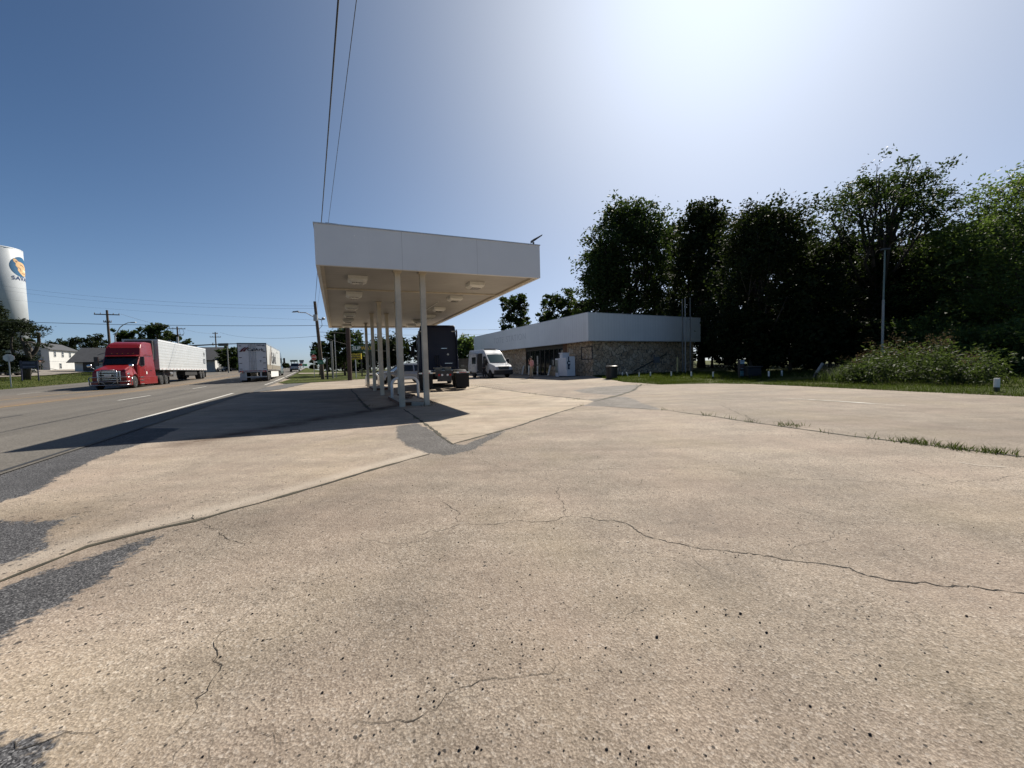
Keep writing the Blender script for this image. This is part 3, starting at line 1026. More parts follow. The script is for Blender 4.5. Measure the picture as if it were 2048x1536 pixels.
# ------------------------------------------------------------------ the store
SC = np.array([6.3, 31.0])
STL, STW = 25.3, 13.7
SROT = math.atan2(NR[1], NR[0])          # local x runs along the side wall, local y along the front
SZ = .25
st = thing('stone_store', 'low closed store with stone walls under a deep grey metal fascia', 'store', (SC[0], SC[1], SZ), SROT)
FZ0, FZ1 = 2.93, 5.17
WX0, WY0 = 0.80, .50                     # how far the walls stand behind the fascia
def stone_mat():
    t = NT('rubble_stone')
    o = t.obj()
    nz = t.n('ShaderNodeTexNoise')
    nz.inputs['Scale'].default_value = 1.6
    nz.inputs['Detail'].default_value = 3
    t.l(o, nz.inputs['Vector'])
    mx = t.n('ShaderNodeMix', data_type='RGBA', blend_type='ADD')
    mx.inputs[0].default_value = .35
    t.l(o, mx.inputs[6]); t.l(nz.outputs['Color'], mx.inputs[7])
    v = t.vor(3.0, mx.outputs[2])
    e = t.vor(3.0, mx.outputs[2], 'DISTANCE_TO_EDGE')
    sp = t.n('ShaderNodeSeparateColor')
    t.l(v.outputs['Color'], sp.inputs[0])
    c = t.ramp(sp.outputs[0], [(0, (.28, .19, .115)), (.3, (.45, .33, .21)), (.6, (.55, .44, .31)), (.85, (.62, .54, .43)), (1, (.38, .24, .15))])
    c = t.mix(.5, c, t.ramp(t.noise(9, 5, .7, o), [(.3, (.28, .205, .135)), (.7, (.68, .55, .41))]))
    mo = t.ramp(e.outputs['Distance'], [(.02, 1), (.06, 0)])
    c = t.mix(mo, c, (.14, .12, .10))
    h = t.math('SUBTRACT', t.math('MULTIPLY', t.noise(9, 4, .7, o), .5), mo)
    t.princ(c, .9, 0, .2, h, .9, .04)
    return t.m
stone = stone_mat()
def ribbed():
    t = NT('ribbed_fascia')
    o = t.obj()
    sp = t.n('ShaderNodeSeparateXYZ')
    t.l(o, sp.inputs[0])
    r = t.math('FRACT', t.math('MULTIPLY', t.math('ADD', sp.outputs[0], sp.outputs[1]), 1 / .305))
    g = t.math('GREATER_THAN', r, .9)
    c = t.ramp(t.noise(.6, 4, .6, o), [(.3, (.64, .665, .69)), (.7, (.70, .725, .75))])
    c = t.mix(t.math('MULTIPLY', g, .16), c, (.2, .22, .25))
    dr = t.n('ShaderNodeMapping')
    dr.inputs['Scale'].default_value = (3, 3, .2)
    t.l(o, dr.inputs['Vector'])
    c = t.mix(t.math('MULTIPLY', t.ramp(t.noise(1, 4, .7, dr.outputs[0]), [(.52, 0), (.8, 1)]), .2), c, (.3, .3, .3))
    t.princ(c, .45, .0, .5, g, -.4, .01)
    return t.m
rib = ribbed()
q = B()
q.box(0, STW, 0, .12, FZ0, FZ1).box(0, .12, .12, STL, FZ0, FZ1).box(.12, STW, STL - .12, STL, FZ0, FZ1).box(STW - .12, STW, .12, STL - .12, FZ0, FZ1)
q.build('fascia', rib, st)
q = B()
q.box(-.015, STW + .015, -.015, .135, FZ0 - .05, FZ0 - .002).box(-.015, .135, .135, STL, FZ0 - .05, FZ0 - .002)
q.box(-.012, STW + .012, -.012, .132, FZ1 + .002, FZ1 + .05).box(-.012, .132, .132, STL, FZ1 + .002, FZ1 + .05)
q.build('edge_trim', M('trim_grey', (.5, .52, .54), .4, .2), st)
B().box(.12, STW - .12, .12, STL - .12, FZ0 + .1, FZ0 + .2).build('eave_soffit', M('eave_brown', (.10, .085, .07), .8), st)
B().box(.12, STW - .12, .12, STL - .12, FZ1 - .35, FZ1 - .25).build('roof', M('roof_gravel', (.3, .29, .27), .9), st)
ghost = M('ghost_lettering', (.50, .53, .56), .5, var=.1)
# front wall in pieces; t is measured along the front from the fascia corner
def ft(px):                              # pixel column on the front wall plane -> t
    d = ray(px, 745)
    k = d[0] / d[1]
    p0 = SC + WX0 * NR
    return (p0[0] - k * p0[1]) / (k * ED[1] - ED[0])
ZB, ZT = -.3, FZ0 + .1
fw = B()
T_board, T_post, T_win, T_kn, T_door, T_st, T_end = ft(1135), ft(1127), ft(1127), ft(1098), ft(1056), ft(1052), STL - .4
X0, X1 = WX0, WX0 + .3
fw.box(X0, X1, WY0, T_board, ZB, ZT)
fw.box(X0, X1, T_post, T_kn, ZB, .86)
fw.box(X0, X1, T_st, T_end, ZB, ZT)
fw.box(X0 + .3, STW - .4, WY0, WY0 + .3, ZB, ZT)
fw.box(STW - .7, STW - .4, WY0 + .3, STL - .4, ZB, ZT)
fw.box(X0 + .3, STW - .7, STL - .7, STL - .4, ZB, ZT)
fw.build('stone_wall', stone, st)
B().box(X0 - .02, X1, T_board, T_post, ZB, ZT).build('timber_panel', M('brown_timber', (.16, .085, .05), .8, var=.2), st)
fr = M('brown_window_frame', (.035, .028, .024), .5)
B().box(X0, X1, T_post, T_st, 2.62, ZT).build('door_header', fr, st)
def glazing(name, t0, t1, z0, z1, bars, par=st):
    g = B().box(X0 + .12, X0 + .15, t0, t1, z0, z1).build(name, dglass, par)
    b = B()
    ts = list(np.linspace(t0, t1, bars + 1))
    for k in ts: b.box(X0 + .06, X0 + .118, k - .04, k + .04, z0, z1)
    for z in (z0 + .04, z1 - .04):
        for a, c in zip(ts[:-1], ts[1:]): b.box(X0 + .07, X0 + .116, a + .04, c - .04, z - .04, z + .04)
    b.build('frame', fr, g)
    return g
glazing('window', T_post + .05, T_kn, .86, 2.62, 3)
T_d2 = ft(1080)
dr_ = glazing('door', T_kn, T_d2, -.1, 2.62, 2)
B().box(X0 + .03, X0 + .055, (T_kn + T_d2) / 2 + .12, (T_kn + T_d2) / 2 + .17, .8, 1.2).build('handle', chrome, dr_)
glazing('window', T_d2 + .05, T_st, .25, 2.62, 3)
palem = M('pale_sheet', (.55, .52, .46), .8)
B().box(X0 + .10, X0 + .118, ft(1107.5), ft(1104), 1.0, 1.5).build('pale_sheet', palem, st)
B().box(X0 + .10, X0 + .118, ft(1075), ft(1072.5), 1.1, 2.0).build('pale_sheet', palem, st)  # narrow pale upright panel set on the glazing
fb = B()
ta, tb = ft(1186), ft(1163.4)
for a, c, z0, z1 in ((ta, tb, 2.42, 2.5), (ta, tb, 1.38, 1.46), (ta, ta + .07, 1.46, 2.42), (tb - .07, tb, 1.46, 2.42)):
    fb.box(X0 - .05, X0 - .003, a, c, z0, z1)
fb.build('notice_frame', fr, st)
vt = B().box(5, 6.2, 3, 3.9, FZ1 - .24, FZ1 + .18).cyl((3.2, 6, FZ1 - .25), (3.2, 6, FZ1 + .55), .09).cyl((2.5, 9, FZ1 - .25), (2.5, 9, FZ1 + .3), .12)
vt.cyl((6.6, 4.2, FZ1 - .25), (6.6, 4.2, FZ1 + .22), .35)
vt.pieces('roof_vent', M('vent_tin', (.4, .41, .42), .4, .5), st)
rr = B()
rx = lambda px: (SC[0] - (px - 1024) / FPX * SC[1]) / ((px - 1024) / FPX * NR[1] - NR[0])
a, c = rx(1276), rx(1340)
rr.tube([(a, WY0 - .12, .28), (c, WY0 - .12, 1.75)], .05, 8)
rr.build('slanted_rail', black, st)
mb = B()
a = rx(1321)
mb.box(a - .3, a + .3, WY0 - .2, WY0 - .01, .95, 1.5).box(a - .36, a - .31, WY0 - .2, WY0 - .01, .9, 1.7).cyl((a - .1, WY0 - .1, .5), (a - .1, WY0 - .1, .95), .04)
mb.build('meter_box', M('meter_grey', (.16, .16, .17), .6), st)
# ghost lettering left where the sign letters were taken down
tm_ = ft(1036) + .6
text('ghost_word', 'TOTE', .95, ghost, st, (-.004, tm_ + 2.75, (FZ0 + FZ1) / 2 + .05), (PI / 2, 0, -PI / 2), .002, .0, 1.15)
text('ghost_word', 'STATION', .95, ghost, st, (-.004, tm_ - 1.75, (FZ0 + FZ1) / 2 + .05), (PI / 2, 0, -PI / 2), .002, .0, 1.15)
# sidewalk
sw = B()
sw.box(-.9, WX0, WY0 - .3, STL - .4, -.35, -.02)
swo = sw.build('sidewalk', concr, None, bev=.02)
swo.location = (SC[0], SC[1], SZ); swo.rotation_euler = (0, 0, SROT); swo['kind'] = 'structure'

def sloc(x, y):                          # store-local -> world
    return SC[0] + x * NR[0] + y * ED[0], SC[1] + x * NR[1] + y * ED[1]

# ice merchandiser
ix, iy = gD(1134, 32.6)[:2]
ice = thing('ice_merchandiser', 'white ice freezer lettered ICE standing against the store front', 'ice freezer', (ix, iy, SZ - .02), SROT)
iw = M('freezer_white', (.66, .69, .74), .4, var=.05, dirt=.15)
B().box(-.42, .42, -.62, .62, .06, 1.62).build('cabinet', iw, ice, bev=.03)
B().box(-.46, .3, .64, 1.10, .0, 1.58).build('side_cabinet', iw, ice, bev=.03)
B().box(-.485, -.465, .68, 1.06, .35, 1.45).build('glass_door', M('frosted_glass', (.22, .25, .22), .2, var=.3, scale=3), ice)
B().box(-.3, .42, .2, .62, 1.62, 1.98).box(-.36, .46, .14, .68, 1.98, 2.06).build('header_sign', iw, ice, bev=.02)
icp = B().box(-.55, .35, -.66, -.63, .62, 1.72).build('side_panel', iw, ice)
blue = M('ice_blue', (.012, .016, .05), .5)
for ch, z in (('I', 1.5), ('C', 1.15), ('E', .8)):
    text('lettering', ch, .44, blue, ice, (-.28, -.665, z), (PI / 2, 0, 0), .003, .03, 1.0)
B().box(-.40, .40, -.60, .60, 0, .06).build('base', black, ice)
# trash bin
bx = gp(1223.5, 758)
tb_ = thing('trash_bin', 'black slatted trash bin on the grass corner by the store', 'trash bin', (bx[0], bx[1], zg(*bx)), .3)
q = B()
for k in range(22):
    a = 2 * PI * k / 22
    q.box(-.035, .035, -.012, .012, .03, .82, Matrix.Translation((.36 * math.cos(a), .36 * math.sin(a), 0)) @ Matrix.Rotation(a + PI / 2, 4, 'Z'))
q.build('slats', black, tb_)
B().lathe([(.33, .02), (.33, .8), (.3, .8), (.3, .05)], 20).build('liner', M('liner_plastic', (.03, .03, .032), .4), tb_)
B().lathe([(.38, .80), (.40, .84), (.40, .88), (.33, .92), (.2, .92), (.2, .88)], 22).build('rim', black, tb_)

# leaning pipe bollards before the store front
def post(name, label, cat, xy, h, r, m, lean=(0, 0), group=None, cap=None, base=None):
    t = thing(name, label, cat, (xy[0], xy[1], zg(*xy)), 0, group)
    top = (lean[0] * h, lean[1] * h, h)
    k0 = .0
    if base:
        B().cyl((0, 0, -.1), tuple(np.array(top) * .35), r * 1.02, r * 1.02, 10).build('dark_base', base, t)
        B().cyl(tuple(np.array(top) * .352), top, r, r, 10).build('pipe', m, t)
    else:
        B().cyl((0, 0, -.1), top, r, r, 10).build('pipe', m, t)
    if cap: B().ball(top, r, 8, (1, 1, .5)).build('cap', cap, t)
    return t
for px, ln, lb in ((1044, .28, 'thin white bollard leaning right beside the van front'), (1057.5, .06, 'white bollard half hidden behind the man in the pink shirt'), (1075, .06, 'upright white bollard in front of the dark store door'), (1096, .32, 'white bollard leaning right at the end of the knee wall')):
    p = sloc(-.55, ft(px) + .6 * 0)
    p = gD(px, p[1])
    post('bollard', lb, 'bollard', p[:2], .95, .085, white, (ln * .9, ln * .4), 'white bollards along the store front', white)
# white painted stubs on the grass round the store side
stub = [(1213, 751, 0, 'short white post just left of the black trash bin'), (1244.5, 752, .05, 'short white post first to the right of the trash bin'), (1257, 753, -.5, 'short white post tilted left right of the trash bin'), (1278, 754, .05, 'short white post under the low end of the slanted rail'), (1301, 756, 0, 'white topped post with dark foot under the meter box'), (1342.5, 756, 0, 'white topped post in front of the yellow post'), (1382.5, 757, 0, 'white topped post below the rightmost flagpole'), (1426, 758, .0, 'white topped post alone between the flagpoles and the ad totem'), (1494.5, 756, 0, 'white post close beside the ad totem'), (1537.6, 758, 0, 'white topped post right of the dark cart'), (1563.6, 752, 0, 'smallest white post deep in the tree shade')]
for px, py, ln, lb in stub:
    p = gp(px, py)
    post('marker_post', lb, 'post', p, .42 if px > 1290 and px < 1560 else .33, .045, white, (ln, 0), 'short white posts on the shaded grass', None, black if px > 1290 and px < 1560 else None)
gry = M('weathered_timber', (.30, .29, .27), .85, var=.25, scale=5)
p = gp(1626, 756); post('guide_post', 'grey guard post leaning right at the edge of the weeds', 'post', p, .75, .07, gry, (.75, .1), 'grey leaning guard posts', None, black)
p = gp(1721, 764); post('guide_post', 'grey guard post leaning right half sunk in the weeds', 'post', p, .8, .07, gry, (.5, .1), 'grey leaning guard posts', black)
p = gp(1993, 784); post('guard_post', 'white post with a black top under the right hand tree', 'post', p, .40, .06, white, (0, 0), None, None, black)
p = gD(1355, 33); post('yellow_post', 'pale yellow pipe post beside the store wall end', 'post', p[:2], 1.35, .07, M('faded_yellow', (.55, .47, .22), .7))
fpm = M('flagpole_grey', (.14, .14, .14), .5, .3)
for px, D, lb in ((1365.5, 33.5, 'bare grey flagpole, left of three by the store'), (1371, 33.2, 'bare pale flagpole, middle of three by the store'), (1381, 32.8, 'bare grey flagpole, right of three by the store')):
    x, y, z = gD(px, D)
    zt = at(px, 601 if px < 1369 else 598, D)[2]
    t = thing('flagpole', lb, 'flagpole', (x, y, z), 0, 'bare flagpoles beside the store')
    B().tube([(0, 0, -.1), (0, 0, (zt - z) * .45), (0, 0, zt - z)], [.06, .05, .035], 10).build('pole', fpm if px != 1371 else M('flagpole_pale', (.28, .28, .28), .4, .3), t)
    B().ball((0, 0, zt - z + .05), .07, 8).build('finial', fpm, t)
# ad totem and dark cart
p = gp(1482, 757)
tt = thing('ad_totem', 'narrow upright stand with three small picture panels on the grass', 'sign', (p[0], p[1], zg(*p)), .25)
B().box(-.15, .15, -.08, .08, 0, 1.06).build('stand', black, tt)
dk = M('dark_poster', (.05, .02, .018), .5, var=.5, scale=9)
lb_ = M('pale_blue_poster', (.33, .42, .50), .5, var=.25, scale=8)
tq = M('teal_poster', (.10, .22, .26), .5, var=.6, scale=7)
for z0, z1, m_ in ((.84, 1.04, lb_), (.52, .80, dk), (.14, .44, tq)):
    B().box(-.145, .145, -.095, -.083, z0, z1).build('poster', m_, tt)
B().box(-.1, .1, -.1, -.096, .95, .99).box(-.12, .12, -.1, -.096, .55, .60).box(-.08, .08, -.1, -.096, .24, .28).pieces('poster_print', M('print_dark', (.20, .24, .27), .5), tt)
p = gp(1511, 757)
ct = thing('utility_cart', 'dark low cart parked behind the ad totem', 'cart', (p[0], p[1] + .5, zg(p[0], p[1] + .5)), .2)
B().box(-.45, .45, -.35, .35, .12, .62).build('body', M('cart_dark', (.012, .012, .018), .6), ct, bev=.04)
B().box(-.5, .5, -.4, .4, .62, .68).build('lid', black, ct, bev=.02)
for x_ in (-.3, .3): B().lathe([(.11, -.04), (.11, .04)], 12, 'y', (x_, -.36, .11)).build('wheel', rubber, ct)

# ------------------------------------------------------------------ light pole by the weeds
x, y, z = gD(1763, 20, 760)
lp = thing('light_pole', 'thin grey pole with a paler sleeve rising out of the weeds', 'light pole', (x, y, z))
zt, zm = at(1776, 500, 20)[2] - z, at(1768, 600, 20)[2] - z
B().tube([(0, 0, 0), (.02, 0, zm)], [.055, .052], 10).build('sleeve', M('pale_sleeve', (.26, .27, .275), .5, .2), lp)
B().tube([(.02, 0, zm + .003), (.05, 0, zt)], [.036, .03], 10).build('pole', M('pole_grey', (.13, .19, .19), .6, .2), lp)
B().box(-.1, .25, -.1, .1, zt, zt + .08).build('lamp_head', darksteel, lp)

# ------------------------------------------------------------------ poles and wires
def pole_up(name, label, px, D, pytop, r, arms, group='wooden utility poles', m=wood, lean=(0, 0), pyb=752):
    x, y, z = gD(px, D, pyb)
    zt = at(px, pytop, D)[2] - z
    t = thing(name, label, 'utility pole', (x, y, z), 0, group)
    B().tube([(0, 0, -.3), (lean[0] * zt, lean[1] * zt, zt)], [r, r * .7], 10).build('pole', m, t)
    for py, half, ang in arms:
        za = at(px, py, D)[2] - z
        c = Vector((lean[0] * za, lean[1] * za, za))
        R_ = Matrix.Translation(c) @ Matrix.Rotation(ang, 4, 'Z')
        a = B().box(-half, half, -.16, -.05, -.07, .07, R_).build('crossarm', wood, t)
        q = B()
        for k in (-.95, -.5, .5, .95):
            w_ = R_ @ Vector((k * half, -.1, .07))
            q.cyl(w_, w_ + Vector((0, 0, .2)), .06, .04, 6)
        q.pieces('insulator', M('insulator', (.2, .19, .18), .3), a)
    return t, (x, y, z + zt)
pa, ta_ = pole_up('utility_pole', 'wooden utility pole with one crossarm behind the red truck', 224, 60, 620, .2, [(629, 1.45, .5), (644, .45, .5)])
pb, tb2 = pole_up('utility_pole', 'wooden utility pole with hanging jumper wires above the white trailer', 361, 85, 653, .2, [(657.5, 1.45, .45), (670, 1.05, .45)])
q = B()
for k in (-1.35, -.9, .5, 1.3):
    q.tube([(k, -.1, 11.9), (k * 1.12 + .1, -.1, 11.0), (k * .8, -.1, 10.5)], .03, 5)
for jw in q.pieces('jumper_wire', black, pb): jw.location = (0, 0, tb2[2] - pb.location.z - 12.5)
pc, tc = pole_up('utility_pole', 'slim utility pole beside the house with the metal roof', 436, 105, 664, .2, [(667, .6, .4), (674, 1.25, .4)])
B().tube([(0, 0, 0), (0, 0, 6.6)], .24, 8).build('pale_sleeve', M('sleeve_grey', (.30, .30, .29), .7), pc)
x, y, z = gD(458, 82)
t = thing('grey_pole', 'plain grey pole in front of the trees left of the lettered trailer', 'pole', (x, y, z))
B().tube([(0, 0, 0), (0, 0, at(458, 690, 82)[2] - z)], [.14, .1], 8).build('pole', M('pole_pale', (.25, .25, .23), .7), t)
# the leaning pole with the street light
LPX = gp(646, 756)
LD = 44.0
x, y, z = gD(646, LD, 752)
top = at(629.5, 603, LD)
zl = top[2] - z
lx = top[0] - x
ln = thing('leaning_utility_pole', 'leaning wooden pole carrying a street light arm and a green road sign', 'utility pole', (x, y, z), 0, None)
B().tube([(0, 0, -.3), (lx, 0, zl)], [.21, .15], 10).build('pole', wood, ln)
def lpt(py):
    k = (at(638, py, LD)[2] - z) / zl
    return Vector((lx * k, 0, zl * k))
a0 = lpt(637)
tip = at(596, 624.5, LD) - np.array([x, y, z])
mid = at(612, 625.5, LD) - np.array([x, y, z])
arm = B().tube([a0, tuple((np.array(a0) * .45 + mid * .55)), tuple(mid), tuple(tip)], .05, 8).build('lamp_arm', steel, ln)
B().add([(tip[0] + a, tip[1] + b, tip[2] + c) for a, b, c in ((.1, -.14, .04), (.1, .14, .04), (-.65, .16, .0), (-.65, -.16, .0), (.1, -.1, .16), (.1, .1, .16), (-.5, .1, .12), (-.5, -.1, .12))], [[0, 1, 2, 3], [4, 7, 6, 5], [0, 4, 5, 1], [2, 6, 7, 3], [1, 5, 6, 2], [0, 3, 7, 4]]).build('lamp_head', M('lamp_grey', (.3, .31, .32), .4, .3), arm)
a1 = lpt(636)
B().cyl(a1 + Vector((.0, -.2, -.35)), a1 + Vector((.0, -.2, .35)), .24, .24, 12).build('transformer', M('transformer_grey', (.35, .37, .38), .5), ln)
B().tube([a1 + Vector((.2, 0, -.1)), a1 + Vector((.55, -.1, -.2)), a1 + Vector((.7, -.1, -.25))], .06, 8).ball(a1 + Vector((.85, -.15, -.1)), .2, 8, (1, 1, .8)).build('flood_light', M('flood_grey', (.2, .21, .22), .5, .2), ln)
B().tube([a1 + Vector((.6, -.1, -.3)), a1 + Vector((.65, -.1, -.9)), a1 + Vector((.25, -.1, -1.3))], .025, 6).build('conduit_loop', black, ln)
grn = M('sign_green', (.012, .14, .065), .45, var=.06)
wht = M('sign_white', (.75, .76, .74), .5)
a2 = lpt(724.5)
sg = B().box(-.33, .33, -.24, -.22, -.24, .22, Matrix.Translation(a2)).build('road_sign', grn, ln)
B().box(-.24, .24, -.247, -.243, -.02, .03, Matrix.Translation(a2)).box(-.18, .18, -.247, -.243, -.13, -.09, Matrix.Translation(a2)).build('sign_lettering', M('sign_text', (.30, .42, .36), .5), sg)
# posts round the grass island
x, y, z = gD(700, 41, 757)
t = thing('steel_sign_pole', 'thick rust brown steel pole at the edge of the lot beyond the canopy', 'pole', (x, y, z))
B().tube([(0, 0, -.2), (0, 0, 7.0)], [.235, .235], 14).build('pole', M('rust_brown_paint', (.055, .035, .028), .75, var=.25, scale=3), t)
for px, D, pt, r, m_, lb in ((655, 44, 714, .11, black, 'short black post on the grass island'), (666, 46, 682, .13, M('pole_pale', (.25, .25, .23), .7), 'pale grey pole before the tree left of the steel pole'), (673, 47, 668, .05, steel, 'thin metal rod before the tree left of the steel pole')):
    x, y, z = gD(px, D, 752)
    t = thing('pole', lb, 'pole', (x, y, z))
    B().tube([(0, 0, -.1), (0, 0, at(px, pt, D)[2] - z)], r, 8).build('shaft', m_, t)
# stop sign at the junction (facing right)
def octagon(c, r, y0, y1):
    return [(c[0] + r * math.sin(PI / 8 + PI / 4 * k), c[1] + r * math.cos(PI / 8 + PI / 4 * k)) for k in range(8)]
def stop_sign(label, px, D, pyb, pyc, rz, back=False, blade=False, r=.41):
    x, y, z = gD(px, D, pyb)
    zc = at(px, pyc, D)[2] - z
    t = thing('stop_sign', label, 'stop sign', (x, y, z), rz, 'stop signs')
    B().box(-.04, .04, -.03, .03, -.1, zc + .5 if blade else zc + .3).build('post', steel, t)
    pl = B().ext(octagon((0, zc), r, 0, 0), -.055, -.045).build('face_plate', M('stop_red', (.48, .018, .016), .4), t)
    B().ext(octagon((0, zc), r, 0, 0), -.043, -.033).build('back_plate', M('sign_back', (.55, .56, .54), .5, .2), t)
    text('lettering', 'STOP', .27, wht, pl, (0, -.06, zc), (PI / 2, 0, 0), .002, .005)
    q = B()
    o1, o2 = octagon((0, zc), r * .97, 0, 0), octagon((0, zc), r * .9, 0, 0)
    V = [(a, -.0575, b) for a, b in o1] + [(a, -.0575, b) for a, b in o2]
    mk('border', V, [[i, (i + 1) % 8, (i + 1) % 8 + 8, i + 8] for i in range(8)], wht, pl)
    if blade:
        b_ = B().box(-.45, .45, -.01, .01, zc + .52, zc + .72).box(-.01, .01, -.45, .45, zc + .74, zc + .92).build('street_name_blade', grn, t)
    return t
stop_sign('distant red stop sign with street name blades by the leaning pole', 629, 50, 752, 715, 1.1, blade=True, r=.40)
stop_sign('back of a stop sign on the grass at the far left', 22, 38, 768, 715.5, rad(222), r=.39)
# two board sign in front of the gnarled tree
x, y, z = gD(61, 50, 759)
zt = at(61, 722, 50)[2] - z
bs = thing('board_sign', 'dark blue two board sign on two legs before the gnarled tree', 'sign', (x, y, z), .55)
nav = M('navy_board', (.022, .022, .05), .5)
for x_ in (-.72, .72): B().box(x_ - .05, x_ + .05, -.05, .05, -.1, zt + .05).build('leg', nav, bs)
for z0, z1 in ((zt - .47, zt), (zt - .98, zt - .5)):
    bd = B().box(-.80, .80, -.09, -.053, z0, z1).build('board', nav, bs)
    B().box(-.55, .55, -.096, -.092, z0 + .17, z0 + .27).build('lettering', M('faded_text', (.16, .16, .22), .6), bd)
# roadside shop signs beyond the canopy
x, y, z = gD(725, 50, 744)
s1 = thing('shop_sign', 'long dark green sign reading SUBWAY on two poles beyond the canopy', 'sign', (x, y, z), -.1)
k1 = 50 / 66
zz = (at(725, 696.5, 50)[2] - z) / k1
s1.scale = (k1,) * 3
dgr = M('sign_dark_green', (.008, .055, .03), .4)
for x_ in (-.1, 1.5): B().tube([(x_, 0, 0), (x_, 0, zz - .5)], .12, 8).build('pole', darksteel, s1)
bd = B().box(-1.95, 1.95, -.15, .15, zz - .52, zz + .52).build('cabinet', dgr, s1, bev=.03)
text('lettering', 'SUB', .85, wht, bd, (-.78, -.16, zz - .02), (PI / 2, 0, 0), .004, .03)
text('lettering', 'WAY', .85, M('sign_gold', (.60, .36, .03), .5), bd, (1.0, -.16, zz - .02), (PI / 2, 0, 0), .004, .03)
x, y, z = gD(713, 45, 744)
s2 = thing('shop_sign', 'yellow sign reading DOLLAR GENERAL on a post below the green sign', 'sign', (x, y, z), -.1)
k2 = 45 / 58
zz = (at(713, 713, 45)[2] - z) / k2
s2.scale = (k2,) * 3
for x_ in (-.08,): B().box(x_ - .06, x_ + .06, -.05, .05, 0, zz - .42).build('post', steel, s2)
bd = B().box(-.95, .92, -.08, .08, zz - .42, zz + .42).build('cabinet', M('sign_yellow', (.70, .52, .03), .5), s2, bev=.02)
text('lettering', 'DOLLAR', .38, black, bd, (-.05, -.09, zz + .18), (PI / 2, 0, 0), .003, .02, 1.05)
text('lettering', 'GENERAL', .38, black, bd, (-.02, -.09, zz - .19), (PI / 2, 0, 0), .003, .02, .95)

# signal mast arm across the highway
x, y, z = gD(360, 62, 750)
ms = thing('signal_mast', 'grey signal mast arm reaching over the highway with two road name boards', 'traffic signal', (x, y, z))
B().tube([(0, 0, 0), (0, 0, 6.5)], [.18, .14], 10).build('pole', steel, ms)
e1 = at(363, 692.5, 62) - np.array([x, y, z]); e2 = at(497, 686.5, 60) - np.array([x, y, z])
B().tube([tuple(e1), tuple((e1 + e2) / 2 + np.array([0, 0, .05])), tuple(e2)], [.12, .09, .05], 8).build('arm', M('mast_dark', (.08, .09, .09), .6, .3), ms)
s = B()
k = at(446.5, 689, 60.8) - np.array([x, y, z])
s.box(-.8, .8, -.04, .04, -.24, .2, Matrix.Translation(k))
s.build('road_name_board', M('sign_back_dark', (.07, .08, .075), .6), ms)
k = at(381, 696, 61.7) - np.array([x, y, z])
B().add([(k[0] + a, k[1] + b, k[2] + c) for b in (-.03, .03) for a, c in ((-1.2, .3), (1.1, .24), (1.25, -.3), (-1.2, -.3))], [[0, 1, 2, 3], [4, 7, 6, 5], [0, 4, 5, 1], [1, 5, 6, 2], [2, 6, 7, 3], [3, 7, 4, 0]]).build('road_name_board', bpy.data.materials['sign_back_dark'], ms)
k = at(426, 689, 61) - np.array([x, y, z])
B().ball(tuple(k), .16, 8).cyl(tuple(k + np.array([0, 0, -.1])), tuple(k + np.array([0, 0, .3])), .05, .05, 6).build('detector', black, ms)
# street lamp behind the red truck
x, y, z = gD(236, 58, 752)
sp_ = thing('street_lamp', 'curved street lamp arm showing above the trees behind the red truck', 'street lamp', (x, y, z))
pts = [np.array([0, 0, 0.]), np.array([0, 0, 6.5])] + [at(a, b, 58) - np.array([x, y, z]) for a, b in ((240, 655), (246, 650), (256, 645.5), (264, 645))]
B().tube([tuple(p) for p in pts], [.1, .08, .06, .06, .05, .05], 8).build('pole', steel, sp_)
k = at(267, 645, 58) - np.array([x, y, z])
B().box(-.4, .35, -.14, .14, -.06, .06, Matrix.Translation(k)).build('lamp_head', M('lamp_grey', (.3, .31, .32), .4, .3), sp_, bev=.03)

wirem = M('wire_black', (.03, .03, .032), .6)
def wire(label, A, B_, sag, r, n=24, m=wirem):
    A, B_ = np.array(A, float), np.array(B_, float)
    c = A
    P = [tuple((A + (B_ - A) * t - np.array([0, 0, 4 * sag * t * (1 - t)])) - c) for t in np.linspace(0, 1, n)]
    o = B().tube(P, r, 6).build('power_line', m, None, smooth=True)
    o.location = tuple(A)
    tag(o, label, 'power line', 'overhead power lines')
    return o
W0 = np.array(top) - np.array([0, 0, .3])
W1 = at(666, 100, 8.4)
wire('thick black overhead cable rising straight up from the canopy roof line', W0, W0 + (W1 - W0) * 1.9, .25, .017, 40)
W2 = W0 + np.array([.25, 0, -.5])
W3 = at(698, 100, 9.0)
wire('thin overhead wire just right of the thick cable above the canopy', W2, W2 + (W3 - W2) * 1.9, .15, .008, 40)
wire('lowest long wire from the left edge to the leaning pole', at(-60, 640, 44), at(634, 651, LD), .25, .026)
wire('high faint wire from the left edge past the water tower', at(-60, 562, 60), at(629, 612, LD), .9, .009)
wire('second high faint wire from the left edge past the water tower', at(-60, 570, 60), at(630, 617, LD), 1.0, .009)
wire('faint middle wire crossing the sky above the red truck', at(-60, 590, 60), at(632, 640, LD), .5, .007)
wire('faint wire from the crossarm pole toward the leaning pole', at(242, 628, 60), at(361, 657, 85), .3, .016)
wire('faint wire between the two middle utility poles', at(374, 660, 85), at(436, 667, 105), .3, .018)
wire('faint wire from the slim pole to the leaning pole', at(440, 665, 105), at(640, 672, LD), .8, .016)
wire('wire from the leaning pole to behind the canopy', at(640, 651, LD), at(1030, 658, 75), .3, .02)
wire('second wire behind the canopy above the fence', at(640, 664, LD), at(1030, 664, 75), .5, .02)
wire('third wire behind the canopy lower over the trees', at(641, 672, LD), at(800, 700, 80), .8, .016)

